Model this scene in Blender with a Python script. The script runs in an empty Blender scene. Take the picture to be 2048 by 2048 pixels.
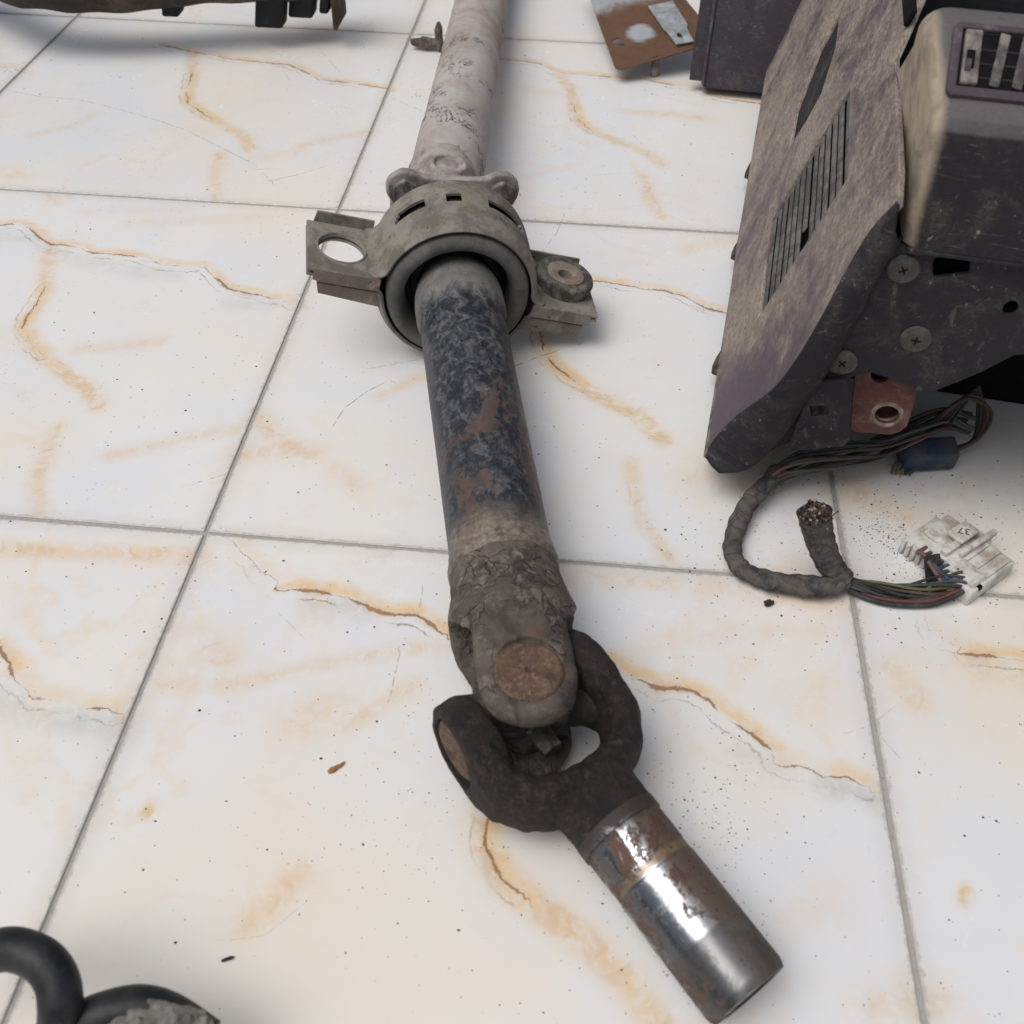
import bpy, bmesh, math, random
import numpy as np
from mathutils import Vector, Matrix

# ------------------------------------------------------------------ camera, sky, sun, exposure
sc = bpy.context.scene
COL = sc.collection
cam_d = bpy.data.cameras.new("camera"); cam = bpy.data.objects.new("camera", cam_d); COL.objects.link(cam)
cam.matrix_world = Matrix(((0.995370, -0.076364, 0.058372, 0.28685), (0.095377, 0.709445, -0.698277, -0.54480), (0.011912, 0.700612, 0.713443, 0.60630), (0, 0, 0, 1)))
cam_d.sensor_width = 36.0; cam_d.lens = 18.0 * 2.0593
cam_d.clip_start = 0.01; cam_d.clip_end = 200
cam_d.dof.use_dof = True; cam_d.dof.focus_distance = 0.92; cam_d.dof.aperture_fstop = 11
sc.camera = cam
world = bpy.data.worlds.new("World"); sc.world = world; world.use_nodes = True
SUN_EL, SUN_AZ = math.radians(64), math.radians(-128)      # azimuth measured from +Y (away from the camera)
wn = world.node_tree; sky = wn.nodes.new("ShaderNodeTexSky"); sky.sky_type = 'NISHITA'; sky.sun_disc = False
sky.sun_elevation = SUN_EL; sky.sun_rotation = SUN_AZ; sky.air_density = 1.0; sky.dust_density = 6.0; sky.ozone_density = 1.0
hs = wn.nodes.new("ShaderNodeHueSaturation"); hs.inputs["Saturation"].default_value = 0.45      # hazy, overcast sky
wn.links.new(sky.outputs[0], hs.inputs["Color"]); wn.links.new(hs.outputs[0], wn.nodes["Background"].inputs[0]); wn.nodes["Background"].inputs[1].default_value = 0.088
sun_d = bpy.data.lights.new("sun", 'SUN'); sun = bpy.data.objects.new("sun", sun_d); COL.objects.link(sun)
sun_d.energy = 1.05; sun_d.angle = math.radians(40); sun_d.color = (1.0, 0.985, 0.96)
sdir = Vector((math.sin(SUN_AZ) * math.cos(SUN_EL), math.cos(SUN_AZ) * math.cos(SUN_EL), math.sin(SUN_EL)))
sun.rotation_euler = sdir.to_track_quat('Z', 'Y').to_euler(); sun.location = sdir * 5
sc.view_settings.view_transform = 'Standard'; sc.view_settings.look = 'None'; sc.view_settings.gamma = 1.0
sc.view_settings.exposure = 0.06
sc.cycles.max_bounces = 6; sc.cycles.diffuse_bounces = 3; sc.cycles.glossy_bounces = 3

R = random.Random(7); NPR = np.random.RandomState(3)
# ------------------------------------------------------------------ measured layout (metres, world frame)
VEINS=[
([(-0.3582,0.4241),(-0.3426,0.4293),(-0.3248,0.4225),(-0.3056,0.4051),(-0.2885,0.3921),(-0.2747,0.3937),(-0.2556,0.3896),(-0.238,0.3812),(-0.2098,0.3824),(-0.1826,0.3783),(-0.1564,0.3681),(-0.1365,0.3674),(-0.1142,0.3679),(-0.0984,0.3528),(-0.0787,0.3328),(-0.0555,0.3279),(-0.038,0.3233),(-0.0211,0.3205),(-0.0057,0.313)],1),
([(-0.3467,0.9154),(-0.3217,0.9092),(-0.2916,0.8982),(-0.2629,0.8909),(-0.2298,0.8807),(-0.1837,0.8757),(-0.1496,0.8729),(-0.1229,0.8536),(-0.0994,0.831),(-0.0625,0.8272),(-0.0329,0.8225),(0.0009,0.8135)],1),
([(0.1037,0.9297),(0.1375,0.9267),(0.1673,0.925),(0.1936,0.9193),(0.2137,0.8955),(0.243,0.8905),(0.29,0.8877),(0.3367,0.885),(0.3723,0.8726),(0.4041,0.8682),(0.4245,0.8461),(0.4518,0.8366),(0.4859,0.8297),(0.5317,0.8041)],1),
([(0.2227,0.3965),(0.2834,0.3906),(0.3108,0.3869),(0.3407,0.3806),(0.3622,0.3802),(0.3809,0.3709),(0.4017,0.3545),(0.4198,0.3474),(0.4481,0.3416)],1),
([(0.071,-0.0515),(0.0887,-0.0497),(0.1131,-0.0507),(0.1281,-0.0553),(0.1435,-0.0628),(0.1599,-0.0661),(0.1773,-0.0643),(0.1881,-0.0706),(0.199,-0.0793)],1.3),
([(0.0181,-0.0019),(0.0327,-0.0162),(0.0458,-0.0259),(0.0527,-0.036),(0.0617,-0.0393),(0.069,-0.0439)],0.35),
([(0.3201,-0.0927),(0.3278,-0.0988),(0.3353,-0.1039),(0.3446,-0.1061),(0.3556,-0.1117),(0.3648,-0.1094),(0.3794,-0.1114),(0.39,-0.1191),(0.3969,-0.127),(0.4055,-0.1346),(0.4174,-0.1417),(0.4289,-0.1528)],1.2),
([(0.4289,-0.1528),(0.4306,-0.1619),(0.4366,-0.1648),(0.447,-0.1629),(0.46,-0.1694)],0.5),
([(0.4703,-0.1692),(0.4772,-0.1681),(0.485,-0.1727)],0.9),
([(-0.111,-0.1262),(-0.1033,-0.1347),(-0.092,-0.1472)],1.3),
([(-0.092,-0.1472),(-0.0783,-0.1569),(-0.0708,-0.164),(-0.0647,-0.1625),(-0.0453,-0.1643)],0.5),
([(-0.029,-0.1682),(-0.0222,-0.1667),(-0.0119,-0.1694)],0.9),
([(0.5514,-0.0348),(0.5532,-0.042),(0.5585,-0.0478),(0.5675,-0.0502)],0.5),
([(0.5751,-0.0589),(0.5919,-0.0586),(0.6028,-0.0593),(0.6145,-0.06)],1.2),
([(0.2478,-0.2213),(0.2479,-0.2374),(0.2541,-0.2489),(0.2617,-0.26),(0.2737,-0.2687)],0.8),
([(-0.2609,0.3121),(-0.2593,0.2888),(-0.2585,0.2617),(-0.2554,0.2445),(-0.2359,0.2211),(-0.22,0.208)],0.8),
([(-0.2713,0.8266),(-0.2606,0.7699),(-0.2489,0.7397),(-0.2196,0.7126),(-0.2053,0.6993)],0.8),
([(0.2468,0.7925),(0.2536,0.7551),(0.2717,0.7277)],0.8),
([(0.2387,0.3179),(0.2417,0.2918),(0.2475,0.2627),(0.2579,0.2434),(0.2788,0.2219)],0.9),
([(-0.5344,0.8162),(-0.521,0.8196),(-0.5047,0.8078),(-0.4907,0.801)],0.6)]
STROKES=[
([(-0.2848,0.3789),(-0.2728,0.3447),(-0.2628,0.3166),(-0.2593,0.2888),(-0.2585,0.2617),(-0.2554,0.2445),(-0.2359,0.2211),(-0.2112,0.1992),(-0.1826,0.1785),(-0.1587,0.1618),(-0.1411,0.1413)],0.009,0.75,0),
([(-0.2905,0.8947),(-0.2713,0.8266),(-0.2606,0.7699),(-0.2489,0.7397),(-0.2196,0.7126),(-0.1793,0.6804),(-0.1481,0.6527),(-0.1382,0.6289)],0.009,0.75,0),
([(0.2214,0.8878),(0.2382,0.8477),(0.2486,0.785),(0.2536,0.7551),(0.2717,0.7277),(0.3056,0.6989),(0.3383,0.6792),(0.3607,0.6482)],0.009,0.7,0),
([(0.238,0.3269),(0.2417,0.2918),(0.2475,0.2627),(0.2579,0.2434),(0.2788,0.2219),(0.3064,0.1981),(0.3352,0.1828),(0.3586,0.1497)],0.009,0.85,0),
([(0.2459,-0.2197),(0.2479,-0.2374),(0.2541,-0.2489),(0.2617,-0.26),(0.2737,-0.2687),(0.2917,-0.2782),(0.3173,-0.2958),(0.3358,-0.3118),(0.3536,-0.3333)],0.01,0.75,0),
([(-0.1646,0.1099),(-0.161,0.0726),(-0.1553,0.0408),(-0.1387,0.0058)],0.008,0.5,0),
([(-0.1692,0.6116),(-0.1585,0.5541),(-0.1414,0.507)],0.008,0.5,0),
([(0.3388,0.6195),(0.3434,0.5762),(0.3602,0.5248)],0.008,0.5,0),
([(0.3316,0.1196),(0.3344,0.0812),(0.3434,0.0457),(0.3621,0.0134)],0.008,0.55,0),
([(-0.1057,0.0786),(-0.0624,0.1002),(-0.0305,0.1175),(0.004,0.1284)],0.009,0.35,0),
([(-0.1889,0.2197),(-0.1626,0.2252),(-0.1184,0.2385)],0.012,0.35,0),
([(-0.1527,-0.0332),(-0.1112,-0.0316),(-0.0622,-0.0275),(-0.0001,-0.0253)],0.01,0.55,0),
([(-0.1496,-0.0401),(-0.0899,-0.0321),(0.0056,-0.0302)],0.02,0.3,1),
([(0.014,-0.1428),(0.0649,-0.1375),(0.1159,-0.1163),(0.1691,-0.0968),(0.2026,-0.0909)],0.008,0.4,0),
([(0.3203,-0.0995),(0.3576,-0.0698),(0.4154,-0.0541),(0.4768,-0.0501)],0.01,0.25,0),
([(0.0058,0.1393),(0.0374,0.1077),(0.0577,0.0998)],0.013,0.5,0),
([(0.0006,0.0902),(0.0301,0.1001),(0.0621,0.1002)],0.014,0.4,0),
([(0.0842,0.0828),(0.1105,0.0632)],0.012,0.35,0),
([(0.1483,-0.1634),(0.1664,-0.1445),(0.1851,-0.125)],0.008,0.45,0),
([(0.1156,-0.1626),(0.1248,-0.1552),(0.1382,-0.1496)],0.022,0.35,0),
([(0.116,-0.3022),(0.1288,-0.285),(0.1393,-0.2691)],0.01,0.55,0),
([(0.038,-0.1105),(0.0475,-0.1166)],0.012,0.5,0),
([(0.0104,-0.0967),(0.0345,-0.099)],0.018,0.25,0),
([(0.034,-0.2395),(0.0355,-0.2339)],0.004,0.95,0),
([(0.5354,-0.2448),(0.5379,-0.2386)],0.004,0.95,0),
([(0.5216,-0.0785),(0.5283,-0.0936),(0.5323,-0.1021)],0.013,0.5,0),
([(0.4697,-0.113),(0.4848,-0.107)],0.02,0.2,1),
([(0.1061,0.1835),(0.1225,0.2007),(0.1397,0.2159)],0.008,0.45,0),
([(-0.0764,0.6432),(-0.0367,0.6718),(0.0,0.6876)],0.01,0.4,0),
([(-0.1248,0.6035),(-0.0795,0.6291)],0.014,0.25,0),
([(-0.4107,0.6309),(-0.3742,0.6568),(-0.3553,0.696)],0.008,0.35,0),
([(-0.409,0.5371),(-0.3821,0.5339)],0.016,0.35,0),
([(-0.3323,0.4906),(-0.3188,0.4803)],0.01,0.4,0),
([(0.2774,-0.0148),(0.3378,-0.0137),(0.4136,-0.0147),(0.4802,-0.0196)],0.011,0.4,0),
([(0.4168,-0.0289),(0.4562,-0.0247),(0.495,-0.0257)],0.02,0.3,1),
([(0.5116,0.1066),(0.527,0.0927),(0.5511,0.083)],0.02,0.45,0),
([(0.3893,0.1062),(0.4161,0.1156),(0.4388,0.1246)],0.03,0.35,0),
([(0.451,0.0064),(0.4601,0.0183)],0.012,0.3,0),
([(0.3825,0.4612),(0.4346,0.4887)],0.012,0.3,0),
([(0.3136,0.7852),(0.3681,0.7842),(0.4152,0.7747)],0.012,0.4,0),
([(0.1861,0.8331),(0.2147,0.8284)],0.012,0.3,0),
([(0.4891,-0.3051),(0.5093,-0.306),(0.4936,-0.3132),(0.4736,-0.3124)],0.014,0.4,0),
([(0.4683,-0.239),(0.4603,-0.253)],0.02,0.18,1),
([(0.4281,-0.266),(0.454,-0.2537)],0.014,0.2,0),
([(0.0674,0.3352),(0.1037,0.3117)],0.02,0.2,1),
([(-0.2445,0.6725),(-0.1947,0.6641)],0.02,0.15,0),
([(-0.3489,0.4033),(-0.3131,0.4021),(-0.2525,0.3672),(-0.191,0.3541),(-0.1393,0.3501)],0.012,0.28,2),
([(-0.0669,0.3106),(-0.0344,0.3097)],0.012,0.3,2),
([(-0.0022,-0.181),(-0.0326,-0.1779),(-0.0518,-0.1757)],0.012,0.45,2),
([(-0.0926,-0.1671),(-0.0668,-0.1751)],0.014,0.35,2),
([(0.4626,-0.1769),(0.4794,-0.1771),(0.4952,-0.1838)],0.009,0.55,2),
([(0.4362,-0.17),(0.4095,-0.1568)],0.012,0.25,2),
([(0.1036,-0.062),(0.1357,-0.0637)],0.014,0.35,2),
([(0.5783,-0.0703),(0.6112,-0.0737)],0.016,0.35,0),
([(0.3025,-0.1172),(0.296,-0.131)],0.01,0.2,2),
([(0.2951,-0.3274),(0.2822,-0.3143),(0.2511,-0.3055)],0.018,0.14,1),
([(0.1146,-0.2295),(0.1541,-0.284)],0.03,0.12,1),
([(-0.2181,0.446),(-0.0777,0.4737)],0.012,0.25,0),
([(-0.2837,0.4611),(-0.1696,0.4802)],0.01,0.2,0)]
SCRATCHES=[
([(-0.4888,0.7467),(-0.445,0.7361),(-0.3907,0.7333),(-0.3342,0.7138),(-0.2777,0.6905),(-0.2292,0.6671),(-0.1699,0.6251),(-0.1213,0.5907),(-0.0884,0.5499)],0.6),
([(-0.0954,0.5528),(-0.0656,0.5715),(-0.0392,0.594)],0.7),
([(-0.1179,0.5781),(-0.0878,0.5843)],0.4),
([(0.072,0.1394),(0.0767,0.1616),(0.0911,0.1857),(0.1041,0.1994)],0.7),
([(0.2201,0.2376),(0.2444,0.2566),(0.2808,0.2807)],0.7),
([(0.171,-0.1397),(0.1712,-0.1197),(0.1712,-0.098)],0.5),
([(0.1788,-0.0666),(0.1784,-0.0386)],0.4),
([(0.0091,0.7871),(0.0369,0.7669),(0.0641,0.7471)],0.6),
([(0.2272,0.4224),(0.2449,0.4777),(0.2511,0.5178)],0.5),
([(-0.0306,0.0511),(-0.0165,0.059),(-0.0067,0.0652)],0.6),
([(0.0893,0.2206),(0.1264,0.2368),(0.1497,0.2493)],0.4),
([(0.1049,-0.3126),(0.1283,-0.3072),(0.1479,-0.2847)],0.15),
([(0.3214,0.7265),(0.3382,0.693)],0.4),
([(0.3545,0.8375),(0.4164,0.8133)],0.3),
([(-0.1229,0.9342),(-0.0766,0.8594)],0.5),
([(0.4778,-0.1355),(0.4964,-0.1273),(0.5127,-0.1128)],0.25),
([(0.5053,-0.1388),(0.5192,-0.1595)],0.4),
([(0.2047,0.8687),(0.2558,0.8499)],0.3),
([(0.0789,-0.0747),(0.0988,-0.0922)],0.2),
([(0.2859,0.6132),(0.3294,0.6248)],0.25),
([(-0.172,0.0714),(-0.1597,0.0808)],0.4),
([(-0.1613,0.875),(-0.1381,0.8262)],0.3)]
LOOM=[(0.45,0.0958,0.022),(0.4401,0.0831,0.02),(0.4248,0.0645,0.014),(0.4141,0.0384,0.0095),(0.4104,0.0154,0.0095),(0.416,-0.0014,0.0095),(0.4319,-0.0108,0.01),(0.4549,-0.015,0.011),(0.478,-0.015,0.012),(0.4912,-0.0071,0.013)]
STUB=[(0.4906,-0.0096,0.014),(0.4795,-0.0054,0.024),(0.4686,-0.0047,0.044),(0.4605,-0.0044,0.064),(0.4562,-0.0049,0.077)]
BUNDLE=[(0.4398,0.0821,0.021),(0.4533,0.0932,0.026),(0.4732,0.098,0.034),(0.5017,0.1027,0.04),(0.5266,0.1086,0.044),(0.5572,0.136,0.04),(0.5887,0.1609,0.036),(0.6128,0.1637,0.03)]
WIRES=[(0.4905,-0.0079,0.012),(0.5105,-0.01,0.009),(0.5301,-0.0107,0.008),(0.5492,-0.0088,0.01),(0.5692,-0.0022,0.012),(0.579,0.0013,0.014)]
LOWW=[(0.4898,-0.0097,0.011),(0.5052,-0.0151,0.004),(0.5257,-0.0207,0.004),(0.5531,-0.0188,0.004),(0.5703,-0.0132,0.008),(0.5787,-0.009,0.012)]
CONN=[(0.5534,0.0185,0.012),(0.5829,0.0484,0.012),(0.5791,-0.0011,0.012),(0.6123,0.0264,0.012)]
BLUE=[(0.5452,0.1341,0.02),(0.5986,0.1533,0.02),(0.5977,0.1365,0.005),(0.5687,0.1487,0.03)]
HOSE=[(-0.0095,-0.3517,0.05),(0.0192,-0.3581,0.075),(0.0339,-0.3584,0.082),(0.0487,-0.3618,0.082),(0.0584,-0.369,0.078),(0.0619,-0.3783,0.07),(0.058,-0.3867,0.05),(0.0554,-0.4005,0.03)]
HOSE2=[(0.0524,-0.3946,0.05),(0.0634,-0.3816,0.055),(0.0778,-0.375,0.058),(0.0915,-0.3716,0.058),(0.1061,-0.3731,0.055),(0.1264,-0.3812,0.05)]
MUD=[(0.0859,-0.3845,0.07),(0.1024,-0.3755,0.07),(0.1253,-0.373,0.05)]
CLUMP=[(0.0169,0.9367,0.006),(0.0322,0.935,0.006),(0.0436,0.9448,0.01),(0.0481,0.9366,0.035)]
FLAKE=[(0.1471,-0.195,0.0)]
CHIP=[(0.1115,-0.3225,0.0)]
BUMP=[(-0.5376,0.8696,0.06),(-0.5002,0.8517,0.06),(-0.4348,0.8526,0.06),(-0.3203,0.8786,0.06),(-0.1999,0.917,0.06),(-0.1041,0.949,0.06),(-0.0958,0.9276,0.04),(-0.0792,0.8674,0.09)]
PLATE=[(0.2556,1.0239,0.05),(0.2997,0.8634,0.02),(0.399,0.9081,0.035),(0.3997,1.0143,0.06),(0.2962,0.925,0.026),(0.3784,1.0257,0.055),(0.381,0.9325,0.04)]
BOX=[(0.3968,0.8539,0.015),(0.414,0.8462,0.015),(0.4156,0.8304,0.01),(0.5006,0.8201,0.01),(0.379,0.7289,0.16),(0.3971,0.7313,0.16),(0.5183,0.747,0.16)]


# ------------------------------------------------------------------ node helper
class MT:
    def __init__(s, name):
        s.m = bpy.data.materials.new(name); s.m.use_nodes = True; s.t = s.m.node_tree
        s.b = s.t.nodes["Principled BSDF"]; s._co = None
    def put(s, sock, v):
        if isinstance(v, bpy.types.NodeSocket): s.t.links.new(v, sock)
        elif isinstance(v, (tuple, list)) and len(v) == 3 and len(sock.default_value) == 4: sock.default_value = (*v, 1)
        else: sock.default_value = v
    def node(s, typ, **p):
        n = s.t.nodes.new(typ)
        for k, v in p.items(): setattr(n, k, v)
        return n
    def co(s, scale=None, kind='Object'):
        if kind == 'Object':
            if s._co is None: s._co = s.node("ShaderNodeTexCoord")
            o = s._co.outputs['Object']
        elif kind == 'World': o = s.node("ShaderNodeNewGeometry").outputs['Position']
        if scale is None: return o
        m = s.node("ShaderNodeMapping"); s.put(m.inputs[0], o); m.inputs['Scale'].default_value = scale; return m.outputs[0]
    def xyz(s, v=None):
        n = s.node("ShaderNodeSeparateXYZ"); s.put(n.inputs[0], v or s.co()); return n.outputs
    def normal(s):
        s.co(); n = s.node("ShaderNodeSeparateXYZ"); s.put(n.inputs[0], s._co.outputs['Normal']); return n.outputs
    def noise(s, scale, detail=4, rough=.55, co=None, dist=0., w=None):
        n = s.node("ShaderNodeTexNoise"); 
        if w is not None: n.noise_dimensions = '4D'; n.inputs['W'].default_value = w
        s.put(n.inputs['Vector'], co or s.co()); n.inputs['Scale'].default_value = scale; n.inputs['Detail'].default_value = detail
        n.inputs['Roughness'].default_value = rough; n.inputs['Distortion'].default_value = dist; return n.outputs[0]
    def voro(s, scale, co=None, feature='F1', rnd=1.0):
        n = s.node("ShaderNodeTexVoronoi", feature=feature); s.put(n.inputs['Vector'], co or s.co()); n.inputs['Scale'].default_value = scale
        n.inputs['Randomness'].default_value = rnd; return n.outputs
    def sm(s, f, a, b, lo=0., hi=1.):
        n = s.node("ShaderNodeMapRange", interpolation_type='SMOOTHSTEP'); s.put(n.inputs[0], f); n.inputs[1].default_value = a; n.inputs[2].default_value = b
        n.inputs[3].default_value = lo; n.inputs[4].default_value = hi; return n.outputs[0]
    def op(s, o, a, b=0.0, clamp=False):
        n = s.node("ShaderNodeMath", operation=o, use_clamp=clamp); s.put(n.inputs[0], a); s.put(n.inputs[1], b); return n.outputs[0]
    def mix(s, f, a, b):
        n = s.node("ShaderNodeMix", data_type='RGBA'); s.put(n.inputs[0], f); s.put(n.inputs[6], a); s.put(n.inputs[7], b); return n.outputs[2]
    def attr(s, name): return s.node("ShaderNodeAttribute", attribute_name=name).outputs['Fac']
    def bump(s, h, dist=.001, strength=1.0, prev=None):
        n = s.node("ShaderNodeBump"); s.put(n.inputs['Height'], h); n.inputs['Distance'].default_value = dist; n.inputs['Strength'].default_value = strength
        if prev is not None: s.put(n.inputs['Normal'], prev)
        return n.outputs[0]
    def done(s, col, rough=.6, metal=0., nrm=None, spec=None, coat=None):
        s.put(s.b.inputs['Base Color'], col); s.put(s.b.inputs['Roughness'], rough); s.put(s.b.inputs['Metallic'], metal)
        if nrm is not None: s.put(s.b.inputs['Normal'], nrm)
        if spec is not None: s.put(s.b.inputs['Specular IOR Level'], spec)
        return s.m
def srgb(r, g, b):
    f = lambda c: (c / 255 / 12.92) if c <= 10 else ((c / 255 + .055) / 1.055) ** 2.4
    return (f(r), f(g), f(b))

# ------------------------------------------------------------------ mesh helpers
WM = {}
def tag(o, label, cat=None, group=None, kind=None):
    if label: o["label"] = label
    if cat: o["category"] = cat
    if group: o["group"] = group
    if kind: o["kind"] = kind
    return o
def empty(name, loc):
    o = bpy.data.objects.new(name, None); o.empty_display_size = .02; COL.objects.link(o); o.location = loc
    WM[o.name] = Matrix.Translation(loc); return o
def link(name, me, mat, parent=None, M=None):
    o = bpy.data.objects.new(name, me); COL.objects.link(o)
    if mat is not None and not me.materials: me.materials.append(mat)
    M = M if M is not None else Matrix.Identity(4)
    WM[o.name] = M
    if parent is not None:
        o.parent = parent; o.matrix_local = WM[parent.name].inverted() @ M
    else: o.matrix_world = M
    return o
def mesh(name, v, f, smooth=True, sharp=35):
    me = bpy.data.meshes.new(name); me.from_pydata([tuple(map(float, p)) for p in v], [], [tuple(map(int, q)) for q in f]); me.validate(); me.update()
    if smooth:
        me.polygons.foreach_set('use_smooth', [True] * len(me.polygons))
        if sharp: me.set_sharp_from_angle(angle=math.radians(sharp))
    return me
def bmmesh(name, bm, smooth=True, sharp=35):
    bmesh.ops.recalc_face_normals(bm, faces=bm.faces)
    me = bpy.data.meshes.new(name); bm.to_mesh(me); bm.free()
    if smooth:
        me.polygons.foreach_set('use_smooth', [True] * len(me.polygons))
        if sharp: me.set_sharp_from_angle(angle=math.radians(sharp))
    return me
def bevel(o, w=.002, seg=2, ang=40):
    m = o.modifiers.new("bevel", 'BEVEL'); m.width = w; m.segments = seg; m.limit_method = 'ANGLE'; m.angle_limit = math.radians(ang); m.harden_normals = True
    return o
def frame(origin, X, Z):
    X = Vector(X).normalized(); Z = Vector(Z); Z = (Z - X * Z.dot(X)).normalized(); Y = Z.cross(X)
    M = Matrix((X, Y, Z)).transposed().to_4x4(); M.translation = Vector(origin); return M
def lathe(name, prof, seg=64, sharp=30):
    """profile of (x, radius) turned round the local X axis"""
    v, f = [], []
    for x, r in prof:
        for k in range(seg):
            a = 2 * math.pi * k / seg; v.append((x, r * math.cos(a), r * math.sin(a)))
    for i in range(len(prof) - 1):
        for k in range(seg):
            a, b = i * seg + k, i * seg + (k + 1) % seg
            f.append((a, b, b + seg, a + seg))
    return mesh(name, v, f, True, sharp)
def catmull(P, n=8):
    P = [np.array(p, float) for p in P]; Q = [2 * P[0] - P[1]] + P + [2 * P[-1] - P[-2]]; out = []
    for i in range(1, len(Q) - 2):
        for k in range(n):
            t = k / n; a, b, c, d = Q[i - 1], Q[i], Q[i + 1], Q[i + 2]
            out.append(.5 * ((2 * b) + (-a + c) * t + (2 * a - 5 * b + 4 * c - d) * t * t + (-a + 3 * b - 3 * c + d) * t ** 3))
    out.append(P[-1]); return np.array(out)
def sweep(name, P, rad, seg=16, rough=None, cap=True, sharp=None):
    """round tube along points; rad is number or function of 0..1; rough(u, ang) adds to the radius"""
    P = np.array(P, float); n = len(P); T = np.gradient(P, axis=0); T /= np.linalg.norm(T, axis=1)[:, None]
    up = np.array([0, 0, 1.]) if abs(T[0][2]) < .9 else np.array([1., 0, 0])
    N = np.cross(T[0], up); N /= np.linalg.norm(N); v, f = [], []
    for i in range(n):
        N = N - T[i] * (N @ T[i]); N /= np.linalg.norm(N); Bn = np.cross(T[i], N); u = i / (n - 1)
        for k in range(seg):
            a = 2 * math.pi * k / seg; r = rad(u) if callable(rad) else rad
            if rough: r += rough(u, a)
            v.append(P[i] + r * (math.cos(a) * N + math.sin(a) * Bn))
    for i in range(n - 1):
        for k in range(seg):
            a, b = i * seg + k, i * seg + (k + 1) % seg; f.append((a, b, b + seg, a + seg))
    if cap: f.append(tuple(range(seg))[::-1]); f.append(tuple((n - 1) * seg + k for k in range(seg)))
    return mesh(name, v, f, True, sharp or 50)
def plate(name, outer, holes=(), th=.003, smooth=True):
    """flat plate in the local XY plane, z from -th to 0, with holes"""
    bm = bmesh.new(); loops = []
    for poly in [outer] + list(holes):
        vs = [bm.verts.new((x, y, 0)) for x, y in poly]
        loops.append(vs)
        for i in range(len(vs)): bm.edges.new((vs[i], vs[(i + 1) % len(vs)]))
    r = bmesh.ops.triangle_fill(bm, use_beauty=True, use_dissolve=False, edges=bm.edges[:], normal=(0, 0, 1))
    fs = [g for g in r['geom'] if isinstance(g, bmesh.types.BMFace)]
    ex = bmesh.ops.extrude_face_region(bm, geom=fs)
    vs = [g for g in ex['geom'] if isinstance(g, bmesh.types.BMVert)]
    bmesh.ops.translate(bm, verts=vs, vec=(0, 0, -th))
    return bmmesh(name, bm, smooth)
def circ(cx, cy, r, n=24, ry=None): return [(cx + r * math.cos(2 * math.pi * k / n), cy + (ry or r) * math.sin(2 * math.pi * k / n)) for k in range(n)]
def box(name, lo, hi, bev=0.0, seg=2, taper=None):
    bm = bmesh.new(); bmesh.ops.create_cube(bm, size=1)
    for v in bm.verts:
        v.co = Vector([lo[i] + (v.co[i] + .5) * (hi[i] - lo[i]) for i in range(3)])
        if taper: v.co = Vector(taper(*v.co))
    if bev: bmesh.ops.bevel(bm, geom=bm.edges[:], offset=bev, segments=seg, profile=.5, affect='EDGES')
    return bmmesh(name, bm, True, 45)
def prism(name, poly, x0, x1):
    """polygon in local (Y, Z), extruded along X"""
    n = len(poly); v = [(x0, a, b) for a, b in poly] + [(x1, a, b) for a, b in poly]
    f = [tuple(range(n)), tuple(range(2 * n - 1, n - 1, -1))] + [(i, (i + 1) % n, n + (i + 1) % n, n + i) for i in range(n)]
    bm = bmesh.new(); V = [bm.verts.new(p) for p in v]
    for q in f: bm.faces.new([V[i] for i in q])
    return bmmesh(name, bm, True, 35)
def surfnets(f, lo, hi, h):
    """naive surface nets of the implicit solid f(x, y, z) < 0"""
    ax = [np.arange(lo[i], hi[i] + h, h) for i in range(3)]; X, Y, Z = np.meshgrid(*ax, indexing='ij'); V = f(X, Y, Z); I = V < 0
    n = np.array(V.shape) - 1; acc = np.zeros((*n, 3)); cnt = np.zeros(tuple(n))
    cr = [(a, b, c) for a in (0, 1) for b in (0, 1) for c in (0, 1)]
    sl = lambda A, o: A[o[0]:o[0] + n[0], o[1]:o[1] + n[1], o[2]:o[2] + n[2]]
    for a in cr:
        for d in range(3):
            if a[d]: continue
            b = list(a); b[d] = 1; va, vb = sl(V, a), sl(V, b); m = (va < 0) != (vb < 0); t = np.where(m, va / np.where(m, va - vb, 1), 0)
            for k in range(3): acc[..., k] += np.where(m, a[k] + (t if k == d else 0), 0)
            cnt += m
    act = cnt > 0; idx = -np.ones(tuple(n), int); idx[act] = np.arange(act.sum()); ijk = np.argwhere(act)
    P = (acc[act] / cnt[act][:, None] + ijk) * h + np.array(lo); F = []
    for d in range(3):
        e1, e2 = [(1, 2), (2, 0), (0, 1)][d]; s0 = [slice(None)] * 3; s1 = [slice(None)] * 3; s0[d] = slice(0, -1); s1[d] = slice(1, None)
        m = I[tuple(s0)] != I[tuple(s1)]; q = np.argwhere(m); q = q[(q[:, e1] > 0) & (q[:, e2] > 0) & (q[:, e1] < n[e1]) & (q[:, e2] < n[e2])]
        def g(da, db):
            p = q.copy(); p[:, e1] += da; p[:, e2] += db; return idx[p[:, 0], p[:, 1], p[:, 2]]
        quad = np.stack([g(-1, -1), g(0, -1), g(0, 0), g(-1, 0)], 1); inside = I[q[:, 0], q[:, 1], q[:, 2]]
        quad[~inside] = quad[~inside][:, ::-1]; F.append(quad)
    return P, np.concatenate(F)
def snmesh(name, f, lo, hi, h):
    P, F = surfnets(f, lo, hi, h); me = bpy.data.meshes.new(name); me.from_pydata(P.tolist(), [], F.tolist()); me.update()
    me.polygons.foreach_set('use_smooth', [True] * len(me.polygons)); return me
def smin(a, b, k): h = np.clip(.5 + .5 * (b - a) / k, 0, 1); return b * (1 - h) + a * h - k * h * (1 - h)
def smax(a, b, k): return -smin(-a, -b, k)
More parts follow.
